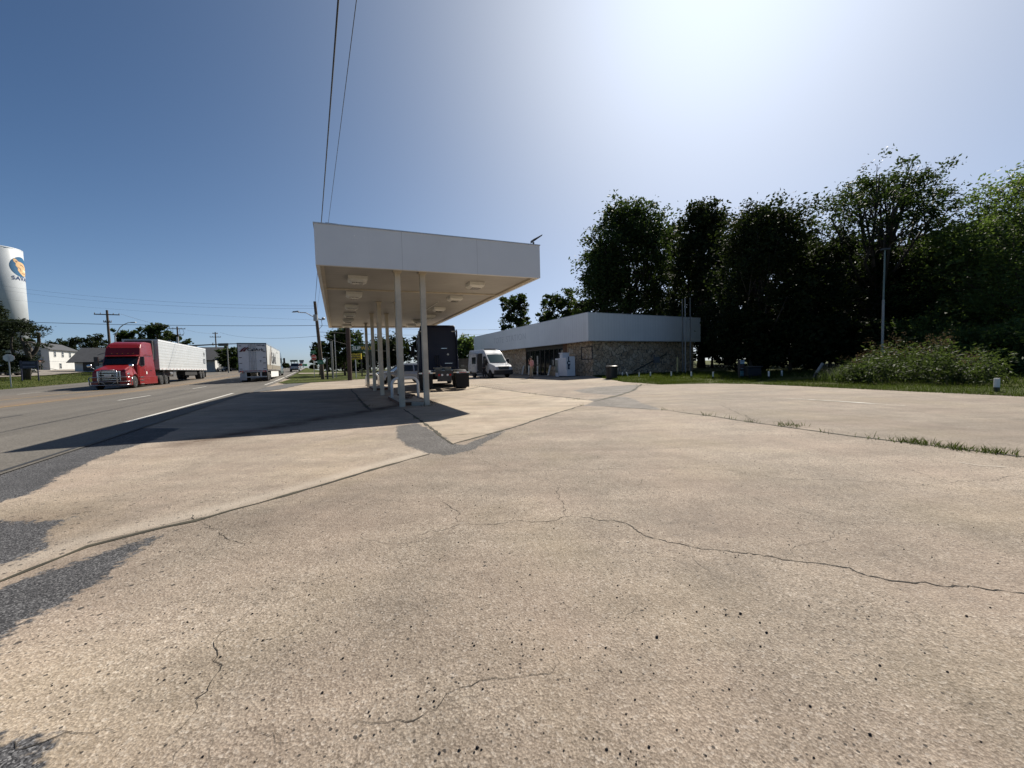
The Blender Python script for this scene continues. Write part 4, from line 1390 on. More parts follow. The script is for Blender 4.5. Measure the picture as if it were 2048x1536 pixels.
# ------------------------------------------------------------------ water tower
TX = np.array([-172.0, 130.0])
TR = 5.5
zt0 = zg(*TX)
tz = at(5, 497, 130)[2]
wt_ = thing('water_tower', 'tall white cylindrical water tower lettered in blue at the left edge', 'water tower', (TX[0], TX[1], zt0))
H_ = tz - zt0
tw = M('tower_white', (.45, .475, .50), .45, var=.04, scale=.3, dirt=.06)
B().lathe([(TR, -1), (TR, H_), (TR * .96, H_ + .25), (TR * .5, H_ + .8), (.3, H_ + 1.0)], 64).build('tank', tw, wt_, smooth=False)
for p_ in bpy.data.objects['tank'].data.polygons: p_.use_smooth = len(p_.vertices) == 4
B().lathe([(TR + .06, H_ - .12), (TR + .06, H_ + .02), (TR - .1, H_ + .02)], 64).build('rim', M('tower_rim', (.78, .80, .82), .4), wt_)
B().box(-.5, .5, -.4, .4, H_ + .8, H_ + 1.4).build('roof_hatch', darksteel, wt_)
az0 = math.atan2(-TX[1], -TX[0])         # toward the camera
def onto(phi, z, off):
    a = az0 + phi
    r = TR + off
    return (r * math.cos(a), r * math.sin(a), z)
def curved(name, outline, cphi, cz_, off, m, par):
    # a painted shape (metres, u to the right, v up) laid on the tank; u follows the curve
    b = bmesh.new()
    b.faces.new([b.verts.new((u, v, 0)) for u, v in outline])
    us = [u for u, v in outline]
    for c in np.arange(math.ceil(min(us) / .4) * .4, max(us), .4):
        bmesh.ops.bisect_plane(b, geom=b.verts[:] + b.edges[:] + b.faces[:], plane_co=(c, 0, 0), plane_no=(1, 0, 0))
    for v in b.verts: v.co = onto(cphi + v.co.x / TR, cz_ + v.co.y, off)
    me = bpy.data.meshes.new(name)
    bmesh.ops.recalc_face_normals(b, faces=b.faces)
    b.to_mesh(me); b.free()
    me.materials.append(m)
    o = bpy.data.objects.new(name, me); C.objects.link(o); o.parent = par
    return o
ez = at(40, 533, 131)[2] - zt0
eb = M('emblem_blue', (.012, .10, .22), .5)
et = M('emblem_tan', (.62, .40, .20), .5, var=.12)
ed = M('emblem_brown', (.22, .12, .08), .6)
em = curved('emblem', [(3.3 * math.cos(a), 3.4 * math.sin(a)) for a in np.linspace(0, 2 * PI, 40, endpoint=False)], rad(59), ez, .03, eb, wt_)
curved('emblem_head', [(-2.5, 2.0), (-2.2, 2.55), (-1.6, 2.35), (-1.1, 1.75), (.2, 1.6), (1.3, 1.2), (2.1, .5), (2.6, -.2), (2.9, -.9), (2.6, -1.4), (2.5, -2.0), (1.2, -3.0), (.2, -2.9), (-.7, -2.2), (-1.4, -1.3), (-1.3, -.5), (-1.9, .2), (-1.8, 1.0), (-2.3, 1.4)], rad(60), ez, .045, et, em)
for o_, m__ in (([(-1.9, 1.5), (-1.7, 1.95), (-1.25, 1.6), (-1.4, 1.3)], ed), ([(-.6, .9), (.4, .75), (1.3, .1), (1.2, -.05), (.3, .5), (-.5, .65)], ed), ([(-1.2, -.2), (-.3, -.5), (-.2, -1.5), (-.4, -1.5), (-.5, -.7), (-1.2, -.35)], ed), ([(.3, -.6), (1.5, -.9), (2.3, -.7), (2.2, -1.2), (1.4, -1.5), (.5, -1.4)], M('emblem_cream', (.75, .62, .42), .5)), ([(.1, -1.9), (1.2, -2.0), (2.2, -1.7), (2.1, -1.85), (1.1, -2.25), (.1, -2.1)], ed)):
    curved('emblem_marking', o_, rad(60), ez, .06, m__, em)
lz = at(44, 557, 131)[2] - zt0
lt = text('lettering', 'SAVANNA', 1.75, M('tower_letter_blue', (.015, .05, .16), .5), wt_, (0, 0, 0), (0, 0, 0), .0, .02, 1.0, 'LEFT')
bm = bmesh.new(); bm.from_mesh(lt.data)
for v in bm.verts: v.co = onto(rad(27.5) + v.co.x * 1.12 / TR, lz + v.co.y, .045 + .04)
bm.to_mesh(lt.data); bm.free()
# ------------------------------------------------------------------ vehicles
def carpaint(name, col, coat=.6, rough=.3, metal=0.0):
    return M(name, col, rough, metal, var=.04, scale=1.2, coat=coat)
redp = carpaint('red_truck_paint', (.17, .004, .005), .18, .38)
bluep = carpaint('dark_blue_paint', (.002, .006, .030), .05, .55)
tealp = carpaint('blue_grey_paint', (.03, .06, .09))
silver = carpaint('silver_paint', (.30, .33, .38), .5, .3, .35)
vanw = carpaint('van_white', (.40, .41, .43), .4, .3)
plast = M('black_plastic', (.018, .018, .02), .65, var=.1)
gdark = M('undercarriage', (.012, .012, .012), .8, var=.3)
alu = M('polished_aluminium', (.70, .71, .72), .22, .9, var=.08, scale=5)

def wheel(par, x, y, r, w_, rim, out, dual=False, name='wheel'):
    W_ = w_ * (2.1 if dual else 1)
    o = B().lathe([(r * .56, -W_ / 2), (r * .9, -W_ / 2), (r, -W_ / 2 + .04), (r, W_ / 2 - .04), (r * .9, W_ / 2), (r * .56, W_ / 2)], 26, 'y', (x, y, r)).build(name, rubber, par, bev=0)
    for p in o.data.polygons: p.use_smooth = len(p.vertices) == 4
    f = y + out * W_ / 2
    d = out
    pr = [(r * .57, f - d * .03), (r * .57, f + d * .004), (r * .5, f - d * .015), (r * .46, f - d * (.10 if dual else .05)), (r * .22, f - d * (.12 if dual else .03)), (r * .20, f - d * (.02 if dual else .01)), (r * .08, f + d * .005)]
    B().lathe(pr, 22, 'y', (x, 0, r)).build('rim', rim, o)
    return o

def strip_tube(par, name, P, r, m):
    return B().tube(P, r, 8).build(name, m, par, smooth=True)

def tractor(name, label, pm, loc, rz, sleeper=True, guard=False, roof=4.0, rear=False, group=None, rimm=alu):
    t = thing(name, label, 'truck', loc, rz, group)
    # hood and fenders
    def hwh(x, z):
        b = 1.20 - .16 * max(0, (x - .3) / .95)
        if z > 1.35: b *= 1 - .30 * min(1, (z - 1.35) / .45)
        return b
    pts = [(1.22, .62), (1.26, 1.0), (1.22, 1.38), (1.12, 1.56), (.9, 1.66), (.2, 1.84), (-.5, 1.97), (-.92, 2.02), (-.92, .55), (-.70, .55)] + arch(0, .66, .52, .6, 9)[::-1] + [(.66, .5), (1.1, .5)]
    prism('hood', pts, hwh, pm, t, .07, 3)
    B().box(-.85, 1.0, -.9, .9, .35, .95).build('engine_bay', gdark, t)
    # bumper
    q = B()
    q.add([(x, y, z) for z in (.28, .66) for x, y in ((.62, 1.22), (1.12, 1.16), (1.36, .75), (1.42, 0), (1.36, -.75), (1.12, -1.16), (.62, -1.22), (.62, -1.05), (1.0, -.95), (1.0, .95), (.62, 1.05))],
          [list(range(11)), list(range(11, 22))] + [[i, (i + 1) % 11, (i + 1) % 11 + 11, i + 11] for i in range(11)])
    q.build('bumper', pm, t, bev=.03)
    B().box(1.0, 1.435, -.62, .62, .36, .60).build('lower_intake', gdark, t, bev=.02)
    gq = B().add([(1.235, .62, .70), (1.235, -.62, .70), (1.29, -.66, 1.05), (1.29, .66, 1.05), (1.245, .62, 1.42), (1.245, -.62, 1.42)], [[0, 1, 2, 3], [3, 2, 5, 4]])
    gr = gq.build('grille', gdark, t)
    q = B()
    for z in (.78, .93, 1.08, 1.23, 1.36): q.box(1.27, 1.305, -.6, .6, z - .018, z + .018)
    q.box(1.25, 1.32, -.70, -.64, .7, 1.42).box(1.25, 1.32, .64, .70, .7, 1.42).box(1.23, 1.31, -.70, .70, 1.42, 1.47)
    q.build('grille_bars', alu, gr)
    for s in (-1, 1):
        hl = B().add([(1.12 + a, s * b, c) for a, b, c in ((.13, .72, 1.02), (-.04, 1.02, 1.06), (-.30, 1.15, 1.22), (-.28, 1.09, 1.34), (.04, .88, 1.24), (.14, .72, 1.14))] + [(.6, s * .8, 1.05)], [[0, 1, 2, 3, 4, 5]] + [[i, (i + 1) % 6, 6] for i in range(6)]).build('headlight', M('headlight_smoke', (.10, .10, .11), .08), t)
        B().add([(1.14 + a, s * b, c) for a, b, c in ((.12, .76, 1.125), (-.03, .98, 1.20), (-.22, 1.1, 1.31), (-.22, 1.1, 1.28), (-.02, .98, 1.165), (.125, .76, 1.10))], [[0, 1, 2, 3, 4, 5]]).build('light_bar', wlens, hl)
    # cab, sleeper and roof fairing
    xb = -4.62 if sleeper else -2.6
    def hwc(x, z):
        b = 1.22
        if z > 2.0: b -= .10 * (z - 2.0) / 2.0
        if z > R_ - .75: b -= .13 * ((z - R_ + .75) / .75) ** 2
        if x > -1.6: b -= .10 * (x + 1.6) / .8
        return b
    R_ = roof
    cab = [(-.80, .62), (-.80, 1.99), (-1.36, 2.76), (-1.42, 2.95), (-1.62, R_ - .62), (-2.0, R_ - .28), (-2.6, R_ - .08), (-3.2, R_), (xb + .1, R_), (xb, R_ - .1), (xb, .95), (-2.3, .95), (-2.3, .62)]
    prism('cab', cab, hwc, pm, t, .09, 3)
    # windscreen: a bent pane just proud of the cab front
    n_ = np.array([.77, .56]) / np.hypot(.77, .56)
    def wp(k, y, off): return (-.80 - .56 * k + n_[0] * off, y, 1.99 + .77 * k + n_[1] * off)
    V, F = [], []
    for k in (.06, .5, .95):
        for y in np.linspace(-1, 1, 9):
            V.append(wp(k, y * (1.085 - .03 * k), .012 + .05 * (1 - y * y)))
    for i in range(2):
        for j in range(8): F.append([i * 9 + j, i * 9 + j + 1, (i + 1) * 9 + j + 1, (i + 1) * 9 + j])
    ws = mk('windshield', V, F, dglass, t, True)
    B().box(-.02, .02, -.02, .02, 0, 0.7, Matrix.Translation((-1.12, 0, 2.12)) @ Matrix.Rotation(rad(-36), 4, 'Y')).build('centre_pillar', plast, ws)
    B().box(-1.0, -.93, -.35, .15, 2.13, 2.16).build('paper_on_dash', palem, ws)
    vs = B().add([(-1.38, y, 2.80) for y in (-1.12, 1.12)] + [(-1.12, y, 2.74) for y in (1.0, -1.0)] + [(-1.36, y, 2.90) for y in (-1.12, 1.12)] + [(-1.10, y, 2.80) for y in (1.0, -1.0)], [[0, 1, 2, 3], [4, 7, 6, 5], [0, 4, 5, 1], [1, 5, 6, 2], [2, 6, 7, 3], [3, 7, 4, 0]])
    vs.build('sun_visor', pm, t, bev=.02)
    for y in (-.7, -.35, 0, .35, .7): B().ball((-1.47, y, 3.02), .045, 8, (1, 1.4, .7)).build('marker_light', alens, t)
    # recessed outline on the fairing
    P = []
    for y, z in ((-.8, R_ - .62), (-.95, R_ - .5), (-.8, R_ - .22), (.8, R_ - .22), (.95, R_ - .5), (.8, R_ - .62), (-.8, R_ - .62)):
        x_ = np.interp(z, [R_ - .62, R_ - .28, R_ - .08], [-1.62, -2.0, -2.6]) + .015
        P.append((x_, y, z))
    B().tube(P, .018, 6).build('fairing_crease', pm, t)
    for s in (-1, 1):
        yy = lambda x, z: s * (hwc(x, z) + .006)
        L = [(-1.06, 1.98), (-1.06, 2.22), (-1.38, 2.66), (-2.02, 2.66), (-2.02, 1.98), (-1.5, 1.86)]
        dl = [(-.96, 1.0), (-.96, 2.1), (-1.42, 2.74), (-2.12, 2.74), (-2.12, 1.0)]
        V = [(x, s * (hwc(x, z) - .04), z) for x, z in dl] + [(x, s * (hwc(x, z) + .014), z) for x, z in dl]
        dr = mk('door', V, [list(range(5)), list(range(5, 10))] + [[i, (i + 1) % 5, (i + 1) % 5 + 5, i + 5] for i in range(5)], pm, t, bev=.012)
        V = [(x, s * (hwc(x, z) + .02), z) for x, z in L]
        mk('window', V, [list(range(6))], dglass, dr)
        B().box(-2.06, -1.86, s * 1.235 - .02, s * 1.235 + .02, 1.55, 1.6).build('handle', chrome, dr)
        # mirrors on the door pillar and on the hood
        m1 = B().tube([(-.95, s * 1.15, 2.55), (-.82, s * 1.42, 2.5)], .025, 6).tube([(-.95, s * 1.15, 2.05), (-.82, s * 1.42, 2.1)], .025, 6)
        m1.box(-.90, -.74, s * 1.46 - .13, s * 1.46 + .13, 1.95, 2.72)
        m1.build('mirror', plast if not guard else M('mirror_dark', (.03, .02, .02), .35), t, bev=.04)
        m2 = B().tube([(.62, s * .92, 1.52), (.85, s * 1.22, 1.86)], .022, 6).ball((.88, s * 1.26, 1.92), .16, 10, (.6, 1, .8))
        m2.build('hood_mirror', chrome if guard else plast, t, smooth=True)
        if sleeper:
            q = B().box(-3.75, -3.2, s * 1.215 - .004, s * 1.215 + .014, 1.5, 1.53).box(xb + .35, -2.3, s * 1.19 - .01, s * 1.19 + .02, 2.93, 2.96)
            q.build('side_crease', M('shadow_gap', (.03, .01, .012), .6), t)
            B().box(-3.0, -2.5, s * 1.205, s * 1.222, 1.25, 1.5).build('locker_door', pm, t, bev=.008)
            B().box(-2.45, -2.25, s * 1.237 - .003, s * 1.237 + .006, 1.18, 1.42).build('door_decal', wht, t) if guard else None
            # skirt with steps
            sk_ = B().ext([(-.74, .34), (-.74, .98), (-4.9, .98), (-4.9, .28), (-.9, .28)], s * 1.0, s * 1.235).build('side_skirt', pm, t, bev=.03)
            st_ = B()
            for z in (.30, .62, .9): st_.box(-1.55, -.86, s * 1.25 - .03, s * 1.25 + .03, z, z + .06)
            st_.pieces('step', alu, sk_)
    B().box(-4.55, -.6, -.95, .95, .5, .95).build('belly', gdark, t)
    # chassis
    q = B().box(-8.05, -2.0, -.46, -.36, .72, 1.0).box(-8.05, -2.0, .36, .46, .72, 1.0).box(-8.05, -7.95, -.36, .36, .72, 1.0).box(-6.9, -6.75, -.36, .36, .72, .98)
    fr_ = q.build('frame', darksteel, t)
    fw_ = B().lathe([(.05, 1.10), (.48, 1.10), (.48, 1.18), (.05, 1.18)], 20, 'z', (-6.7, 0, 0)).box(-7.5, -7.1, -.42, -.08, 1.0, 1.12).box(-7.5, -7.1, .08, .42, 1.0, 1.12)
    fw_.build('fifth_wheel', M('greasy_steel', (.16, .15, .13), .35, .6, var=.4), t, bev=.01)
    for s in (-1, 1):
        wheel(t, 0, s * 1.03, .52, .30, rimm, s)
        for x in (-6.05, -7.37): wheel(t, x, s * .93, .52, .27, rimm, s, True)
        fl = B().box(-8.12, -8.09, s * .93 - .33, s * .93 + .33, .12, .86)
        fp = fl.build('mud_flap', rubber, t)
        B().tube([(-8.1, s * .46, .9), (-8.1, s * 1.3, .9)], .03, 8).box(-8.15, -8.06, s * .93 - .33, s * .93 + .33, .86, .93).build('flap_bracket', alu, fp)
        B().box(-8.152, -8.15, s * .93 - .2, s * .93 + .2, .875, .915).build('reflector', rlens, fp)
        if not sleeper or rear:
            B().tube([(-5.3, s * .5, 1.15), (-5.42, s * .9, 1.15)], .02, 6).build('bracket', darksteel, t)
    B().box(-7.97, -8.06, -.36, .36, .45, .98).build('tail_panel', darksteel, t)
    for y, m_ in ((-.3, rlens), (-.16, wlens), (.12, wlens), (.27, rlens)):
        B().lathe([(.055, 0), (.055, -.03)], 12, 'x', (-8.06, y, .78)).build('tail_light', m_, t)
    if guard:
        q = B()
        for y in (-.55, .55):
            q.tube([(1.46, y, .36), (1.52, y, .7), (1.50, y, 1.25), (1.46, y * .93, 1.46), (1.44, y * .7, 1.54)], .045, 8)
        q.tube([(1.44, -.40, 1.54), (1.44, .40, 1.54)], .045, 8)
        for z in (.98, .62): q.tube([(1.05, -1.26, z - .05), (1.3, -1.15, z), (1.5, -.6, z), (1.5, .6, z), (1.3, 1.15, z), (1.05, 1.26, z - .05)], .035, 8)
        for s in (-1, 1): q.tube([(1.05, s * 1.26, .36), (1.05, s * 1.30, .93)], .035, 8).tube([(1.46, s * .2, .38), (1.46, s * .35, .55), (1.46, s * .55, .6)], .03, 8)
        q.tube([(1.05, -1.26, .36), (1.4, -.9, .34), (1.46, 0, .34), (1.4, .9, .34), (1.05, 1.26, .36)], .04, 8)
        q.build('grille_guard', M('gunmetal', (.38, .38, .39), .25, .9), t, smooth=True)
        B().box(1.51, 1.53, -.2, .2, 1.02, 1.2).build('number_plate', M('plate', (.5, .5, .48), .5), t)
    if rear:
        br = M('reflective_white', (.62, .63, .60), .5)
        q = B()
        for s in (-1, 1):
            q.box(xb - .012, xb - .006, s * .98 - .18, s * .98 + .18, R_ - .42, R_ - .36).box(xb - .012, xb - .006, s * 1.13 - .03, s * 1.13 + .03, R_ - .76, R_ - .421)
        q.pieces('reflective_strip', br, t)
        q = B().box(xb - .03, xb - .008, -.5, -.15, 2.3, 2.33).box(xb - .03, xb - .008, -.8, -.35, 1.4, 1.43)
        q.pieces('grab_rail', alu, t)
        B().lathe([(.06, 0), (.06, -.02)], 12, 'x', (xb - .005, -.55, 1.95)).build('emblem', br, t)
        q = B()
        for k in range(3): q.tube([(xb - .02, .25 - .12 * k, 1.9), (xb - .35, .2 - .1 * k, 1.25), (xb - .9, .1, 1.35), (-6.3, .0, 1.2)], .02, 6)
        q.build('air_hoses', black, t)
        B().box(xb - .4, xb - .05, -1.15, 1.15, .95, 1.02).build('deck_plate', alu, t)
        # side extenders behind the cab
        for s in (-1, 1): B().box(xb - .3, xb + .02, s * 1.08 - .02, s * 1.08 + .02, 1.1, R_ - .3).build('side_extender', pm, t, bev=.01)
    return t

def trailer(name, label, loc, rz, L, bodym, rearm, reefer=False, bands=None, skirtm=None):
    t = thing(name, label, 'trailer', loc, rz, 'semi trailers')
    z0, z1, hw = 1.18, 4.11, 1.30
    B().box(.06, L, -hw, hw, z0, z1).build('box_body', bodym, t, bev=.025)
    q = B().box(.03, L + .02, -hw - .02, hw + .02, z1 + .002, z1 + .03).box(.03, L + .01, -hw - .015, -hw - .001, z1 - .14, z1).box(.03, L + .01, hw + .001, hw + .015, z1 - .14, z1)
    q.box(.03, L + .01, -hw - .018, -hw - .001, z0 - .02, z0 + .14).box(.03, L + .01, hw + .001, hw + .018, z0 - .02, z0 + .14)
    q.build('roof_rail', alu if not reefer else M('rail_white', (.72, .73, .73), .35, .2), t)
    q = B()
    k = .4
    while k < L - .4:
        for s in (-1, 1): q.box(k, k + .45, s * (hw + .0205) - .002, s * (hw + .0205) + .002, z0 + .03, z0 + .08)
        k += 1.1
    q.build('reflective_tape', M('tape_red', (.20, .02, .02), .5), t)
    for s in (-1, 1):
        d = B().box(0, .05, .02 if s > 0 else -hw + .05, hw - .05 if s > 0 else -.02, z0 + .03, z1 - .1).build('rear_door', rearm, t, bev=.012)
        q = B()
        for y in (.12, .28): q.cyl((-.03, s * y, z0 + .05), (-.03, s * y, z1 - .12), .022, .022, 8)
        for y in (.12, .28):
            for z in (z0 + .2, z0 + 1.0, z0 + 1.9, z1 - .3): q.box(-.06, -.0, s * y - .05, s * y + .05, z - .04, z + .04)
        q.build('lock_rod', steel, d)
        q = B()
        for z in np.linspace(z0 + .2, z1 - .3, 5): q.box(-.02, .0, s * (hw - .25) - .12, s * (hw - .25) + .12, z - .03, z + .03)
        q.pieces('hinge', darksteel, d)
    q = B().box(-.02, .06, -hw, -hw + .048, z0, z1 - .002).box(-.02, .06, hw - .048, hw, z0, z1 - .002).box(-.02, .06, -hw + .05, hw - .05, z1 - .098, z1 - .002)
    q.build('rear_frame', darksteel if not reefer else alu, t)
    sill = B().box(-.04, .10, -hw, hw, z0 - .16, z0 + .02).build('rear_sill', M('sill_grey', (.33, .33, .34), .5, .3), t)
    q = B()
    for y in np.linspace(-1.0, 1.0, 6): q.box(-.045, -.041, y - .13, y + .13, z0 - .03, z0 + .01)
    q.build('tape', rlens, sill)
    for s in (-1, 1):
        B().lathe([(.07, 0), (.07, -.02)], 12, 'x', (-.04, s * 1.12, z0 - .08)).build('tail_light', rlens, sill)
        B().lathe([(.06, 0), (.06, -.03)], 12, 'x', (-.04, s * .92, z0 - .08)).build('stop_light', M('lit_red_lens', (.9, .25, .18), .2), sill)
    q = B().box(.02, .10, -.75, -.6, .55, z0 - .16).box(.02, .10, .6, .75, .55, z0 - .16).box(.0, .1, -1.2, 1.2, .48, .58)
    q.build('under_ride_guard', steel, t)
    B().box(.3, L - 1.0, -.5, .5, .95, z0 - .01).build('frame', gdark, t)
    for x in (1.3, 2.6):
        for s in (-1, 1): wheel(t, x, s * .93, .52, .27, alu, s, True)
        B().cyl((x, -.9, .52), (x, .9, .52), .07, .07, 8).build('axle', gdark, t)
    for s in (-1, 1):
        B().box(.25, .28, s * .93 - .3, s * .93 + .3, .2, .95).build('mud_flap', M('flap_white', (.5, .5, .5), .6) if (not reefer and s > 0) else rubber, t)
        B().box(L - 3.1, L - 2.95, s * .75 - .06, s * .75 + .06, .35, z0).build('landing_leg', steel, t)
    if reefer:
        B().box(L + .03, L + .5, -1.0, 1.0, 2.1, 4.0).build('cooling_unit', M('unit_dark', (.03, .03, .032), .6), t, bev=.05)
        B().box(L - 5.6, L - 4.6, -.6, 1.1, .45, 1.1).cyl((L - 4.2, .9, .75), (L - 3.4, .9, .75), .3, .3, 14).build('fuel_tank', M('tank_dull', (.2, .2, .2), .4, .6), t)
        B().box(4.0, 9.0, -1.1, 1.1, .55, 1.1).build('pallet_rack', gdark, t)
    if skirtm:
        for s in (-1, 1): B().box(3.6, L - 3.2, s * 1.25 - .015, s * 1.25 + .015, .42, z0 - .03).build('side_skirt', skirtm, t)
    return t

RZF = math.atan2(ED[1], ED[0])
# red truck coming toward the camera
SR, LR = 18.2, -11.0
def on_road(s, la):
    x, y = road(s, la)
    return (x, y, zg(x, y) + .014)
rt = tractor('semi_truck', 'red sleeper truck with chrome grille guard driving toward the camera', redp, on_road(SR, LR), RZF + PI, True, True, 4.14)
def quilt():
    t = NT('quilted_white_panel')
    o = t.obj()
    sp = t.n('ShaderNodeSeparateXYZ')
    t.l(o, sp.inputs[0])
    a = t.math('ABSOLUTE', t.math('SUBTRACT', t.math('FRACT', t.math('MULTIPLY', sp.outputs[0], 1 / .32)), .5))
    b = t.math('ABSOLUTE', t.math('SUBTRACT', t.math('FRACT', t.math('MULTIPLY', sp.outputs[2], 1 / .30)), .5))
    h = t.math('MINIMUM', t.math('SUBTRACT', .5, a), t.math('SUBTRACT', .5, b))
    c = t.ramp(t.noise(.7, 4, .6, o), [(.3, (.46, .475, .475)), (.7, (.515, .525, .525))])
    c = t.mix(t.ramp(h, [(.0, .35), (.08, 0)]), c, (.31, .33, .33))
    t.princ(c, .35, .1, .5, h, .5, .05)
    return t.m
SREAR = SR + 23.2
rtr = trailer('semi_trailer', 'white quilted refrigerated trailer behind the red truck', on_road(SREAR, LR), RZF + PI, 17.8, quilt(), white, True)
mk_ = M('decal_dark', (.03, .04, .05), .5)
q = B().lathe([(.24, -1.3185), (.24, -1.3215)], 18, 'y', (1.0, 0, 3.35)).box(.9, 1.15, -1.322, -1.3185, 2.95, 3.05)
# the trailer's left side is local -y after turning round? both sides carry the mark
for s in (-1, 1):
    B().lathe([(.15, s * 1.3185), (.24, s * 1.3215), (.24, s * 1.3185)], 18, 'y', (1.0, 0, 3.35)).box(.93, 1.08, s * 1.3200 - .0015, s * 1.3200 + .0015, 2.93, 3.08).build('round_mark', mk_, rtr)
    B().box(.55, 1.5, s * 1.3200 - .0015, s * 1.3200 + .0015, 2.05, 2.68).build('dark_notice', mk_, rtr)
    q = B()
    for z in (2.52, 2.36, 2.2): q.box(.68, 1.3, s * 1.3240 - .0015, s * 1.3240 + .0015, z - .04, z + .03)
    q.build('notice_lines', M('decal_light', (.4, .42, .44), .5), rtr)

# lettered trailer driving away
SCA, LCA = 22.9, -1.95
def calbody():
    t = NT('lettered_trailer_side')
    o = t.obj()
    sp = t.n('ShaderNodeSeparateXYZ')
    t.l(o, sp.inputs[0])
    band = t.math('LESS_THAN', sp.outputs[2], 1.83)
    c = t.ramp(t.noise(.6, 4, .6, o), [(.3, (.475, .485, .475)), (.7, (.525, .525, .515))])
    c = t.mix(band, c, (.27, .24, .195))
    t.princ(c, .4, .0, .5)
    return t.m
doorm = M('trailer_door_grey', (.62, .62, .64), .45, var=.05, dirt=.2)
cl = on_road(SCA, LCA)
ct_ = trailer('semi_trailer', 'grey doored trailer lettered CalArk driving away in the near lane', cl, RZF, 16.15, calbody(), doorm, False, None, white)
logo = M('logo_black', (.012, .014, .022), .5)
maroon = M('logo_maroon', (.10, .008, .015), .5)
def swoosh(x0, h, w_, th):
    P = []
    for k in np.linspace(0, 1, 9): P.append((x0 + w_ * (k ** 1.9) + 0, h * k))
    Q = []
    for k in np.linspace(1, 0, 9): Q.append((x0 + th + (w_ - th * .5) * (k ** 1.6), h * k * .98))
    return P + Q
def flat(name, pts, m, par, plane):
    b = bmesh.new()
    b.faces.new([b.verts.new(plane(u, v)) for u, v in pts])
    me = bpy.data.meshes.new(name); b.to_mesh(me); b.free()
    me.materials.append(m)
    o = bpy.data.objects.new(name, me); C.objects.link(o); o.parent = par
    return o
rear = lambda u, v: (-.064, -u, v)       # u to the right seen from behind
for x0 in (-1.04, -.80): flat('logo_swoosh', [(a, 3.22 + b) for a, b in swoosh(x0, .46, .44, .20)], maroon, ct_, rear)
text('lettering', 'CalArk', .42, logo, ct_, (-.066, -.30, 3.40), (PI / 2, 0, -PI / 2), .002, .006, 1.12)
text('lettering', '19021 B', .19, logo, ct_, (-.066, -.74, 3.86), (PI / 2, 0, -PI / 2), .002, .003, 1.0)
B().box(-.066, -.0, -.95, -.6, 1.75, 2.3).build('door_sticker', M('sticker', (.60, .60, .61), .5), ct_)
text('lettering', 'T', .3, M('sticker_dark', (.1, .1, .1), .5), ct_, (-.07, -.72, 2.15), (PI / 2, 0, -PI / 2), .001, .008)
side = lambda u, v: (u, -1.3215, v)
for x0, hh in ((2.2, 2.35), (3.0, 1.9)):
    flat('side_swoosh', [(a, 1.78 + b) for a, b in swoosh(x0, hh * .98, 2.2, .42)], M('swoosh_taupe', (.20, .16, .13), .5), ct_, side)
text('lettering', 'CalArk', 1.9, M('side_letter', (.05, .05, .06), .5), ct_, (6.9, -1.322, 2.62), (PI / 2, 0, 0), .001, .03, .9)
text('lettering', 'calark.com', .42, M('faint_letter', (.42, .42, .40), .5), ct_, (11.8, -1.322, 3.6), (PI / 2, 0, 0), .001, .0, 1.0)
B().box(4.9, 4.95, -1.318, -1.301, 1.3, 3.95).build('panel_seam', steel, ct_)
tq_ = road(SCA + 16.15 + 6.0, LCA)
tractor('semi_truck', 'blue grey truck pulling the lettered trailer away', tealp, (tq_[0], tq_[1], zg(*tq_) + .014), RZF, True, False, 3.9)

# dark blue truck without trailer under the canopy
bh = rad(90 + 15.0)
bd_ = np.array([math.cos(bh), math.sin(bh)])
rp = gD(889, 19.6)                       # tail of the frame
o_ = np.array(rp[:2]) + bd_ * 8.05
bt = tractor('semi_truck', 'dark blue truck without trailer seen from behind under the canopy', bluep, (o_[0], o_[1], zg(*o_)), bh, True, False, 3.72, True, None, M('dark_rim', (.05, .05, .05), .5, .5))

# ---- vans and cars
def shell(name, label, cat, loc, rz, group=None):
    return thing(name, label, cat, loc, rz, group)
def pane(par, name, L, s, hw, off, m=None):
    V = [(x, s * (hw(x, z) + off), z) for x, z in L]
    return mk(name, V, [list(range(len(L)))], m or dglass, par)
vx, vy, vz = gD(1008, 35.2)
vrz = math.atan2(-ED[1], -ED[0]) + rad(3)
# the van: origin under the front axle
vn = thing('cargo_van', 'white high roof van parked by the store with its side door open', 'van', (vx - .45, vy + .4, vz), vrz)
def hwv(x, z):
    b = 1.01
    if z > 1.2: b -= .10 * (z - 1.2) / 1.5
    if x > .1: b -= .16 * min(1, (x - .1) / .9) ** 1.5
    if z > 2.5: b -= .06
    return b
vp = [(.92, .42), (.96, .78), (.86, 1.02), (.70, 1.16), (.02, 1.34), (-.12, 1.38), (-.88, 2.20), (-1.02, 2.34), (-1.4, 2.62), (-1.9, 2.72), (-4.7, 2.74), (-4.86, 2.66), (-4.93, 1.2), (-4.93, .45)] + [(-4.2, .45)] + arch(-3.72, .42, .36, .45)[::-1] + [(-.55, .42)] + arch(0, .42, .36, .42)[::-1]
prism('body', vp, hwv, vanw, vn, .06, 3)
B().box(-4.9, .85, -.85, .85, .3, .6).build('underbody', gdark, vn)
q = B()
n2 = np.array([.82, .76]) / np.hypot(.82, .76)
V, F = [], []
for k in (.05, .5, .97):
    for y in np.linspace(-1, 1, 7):
        V.append((-.12 - .76 * k + n2[0] * (.012 + .05 * (1 - y * y)), y * (.85 - .04 * k), 1.38 + .82 * k + n2[1] * (.012 + .05 * (1 - y * y))))
for i in range(2):
    for j in range(6): F.append([i * 7 + j, i * 7 + j + 1, (i + 1) * 7 + j + 1, (i + 1) * 7 + j])
mk('windshield', V, F, glass_mat('windscreen_green', (.05, .075, .075), .04), vn, True)
B().box(.70, .99, -.94, .94, .32, .72).build('bumper', plast, vn, bev=.06)
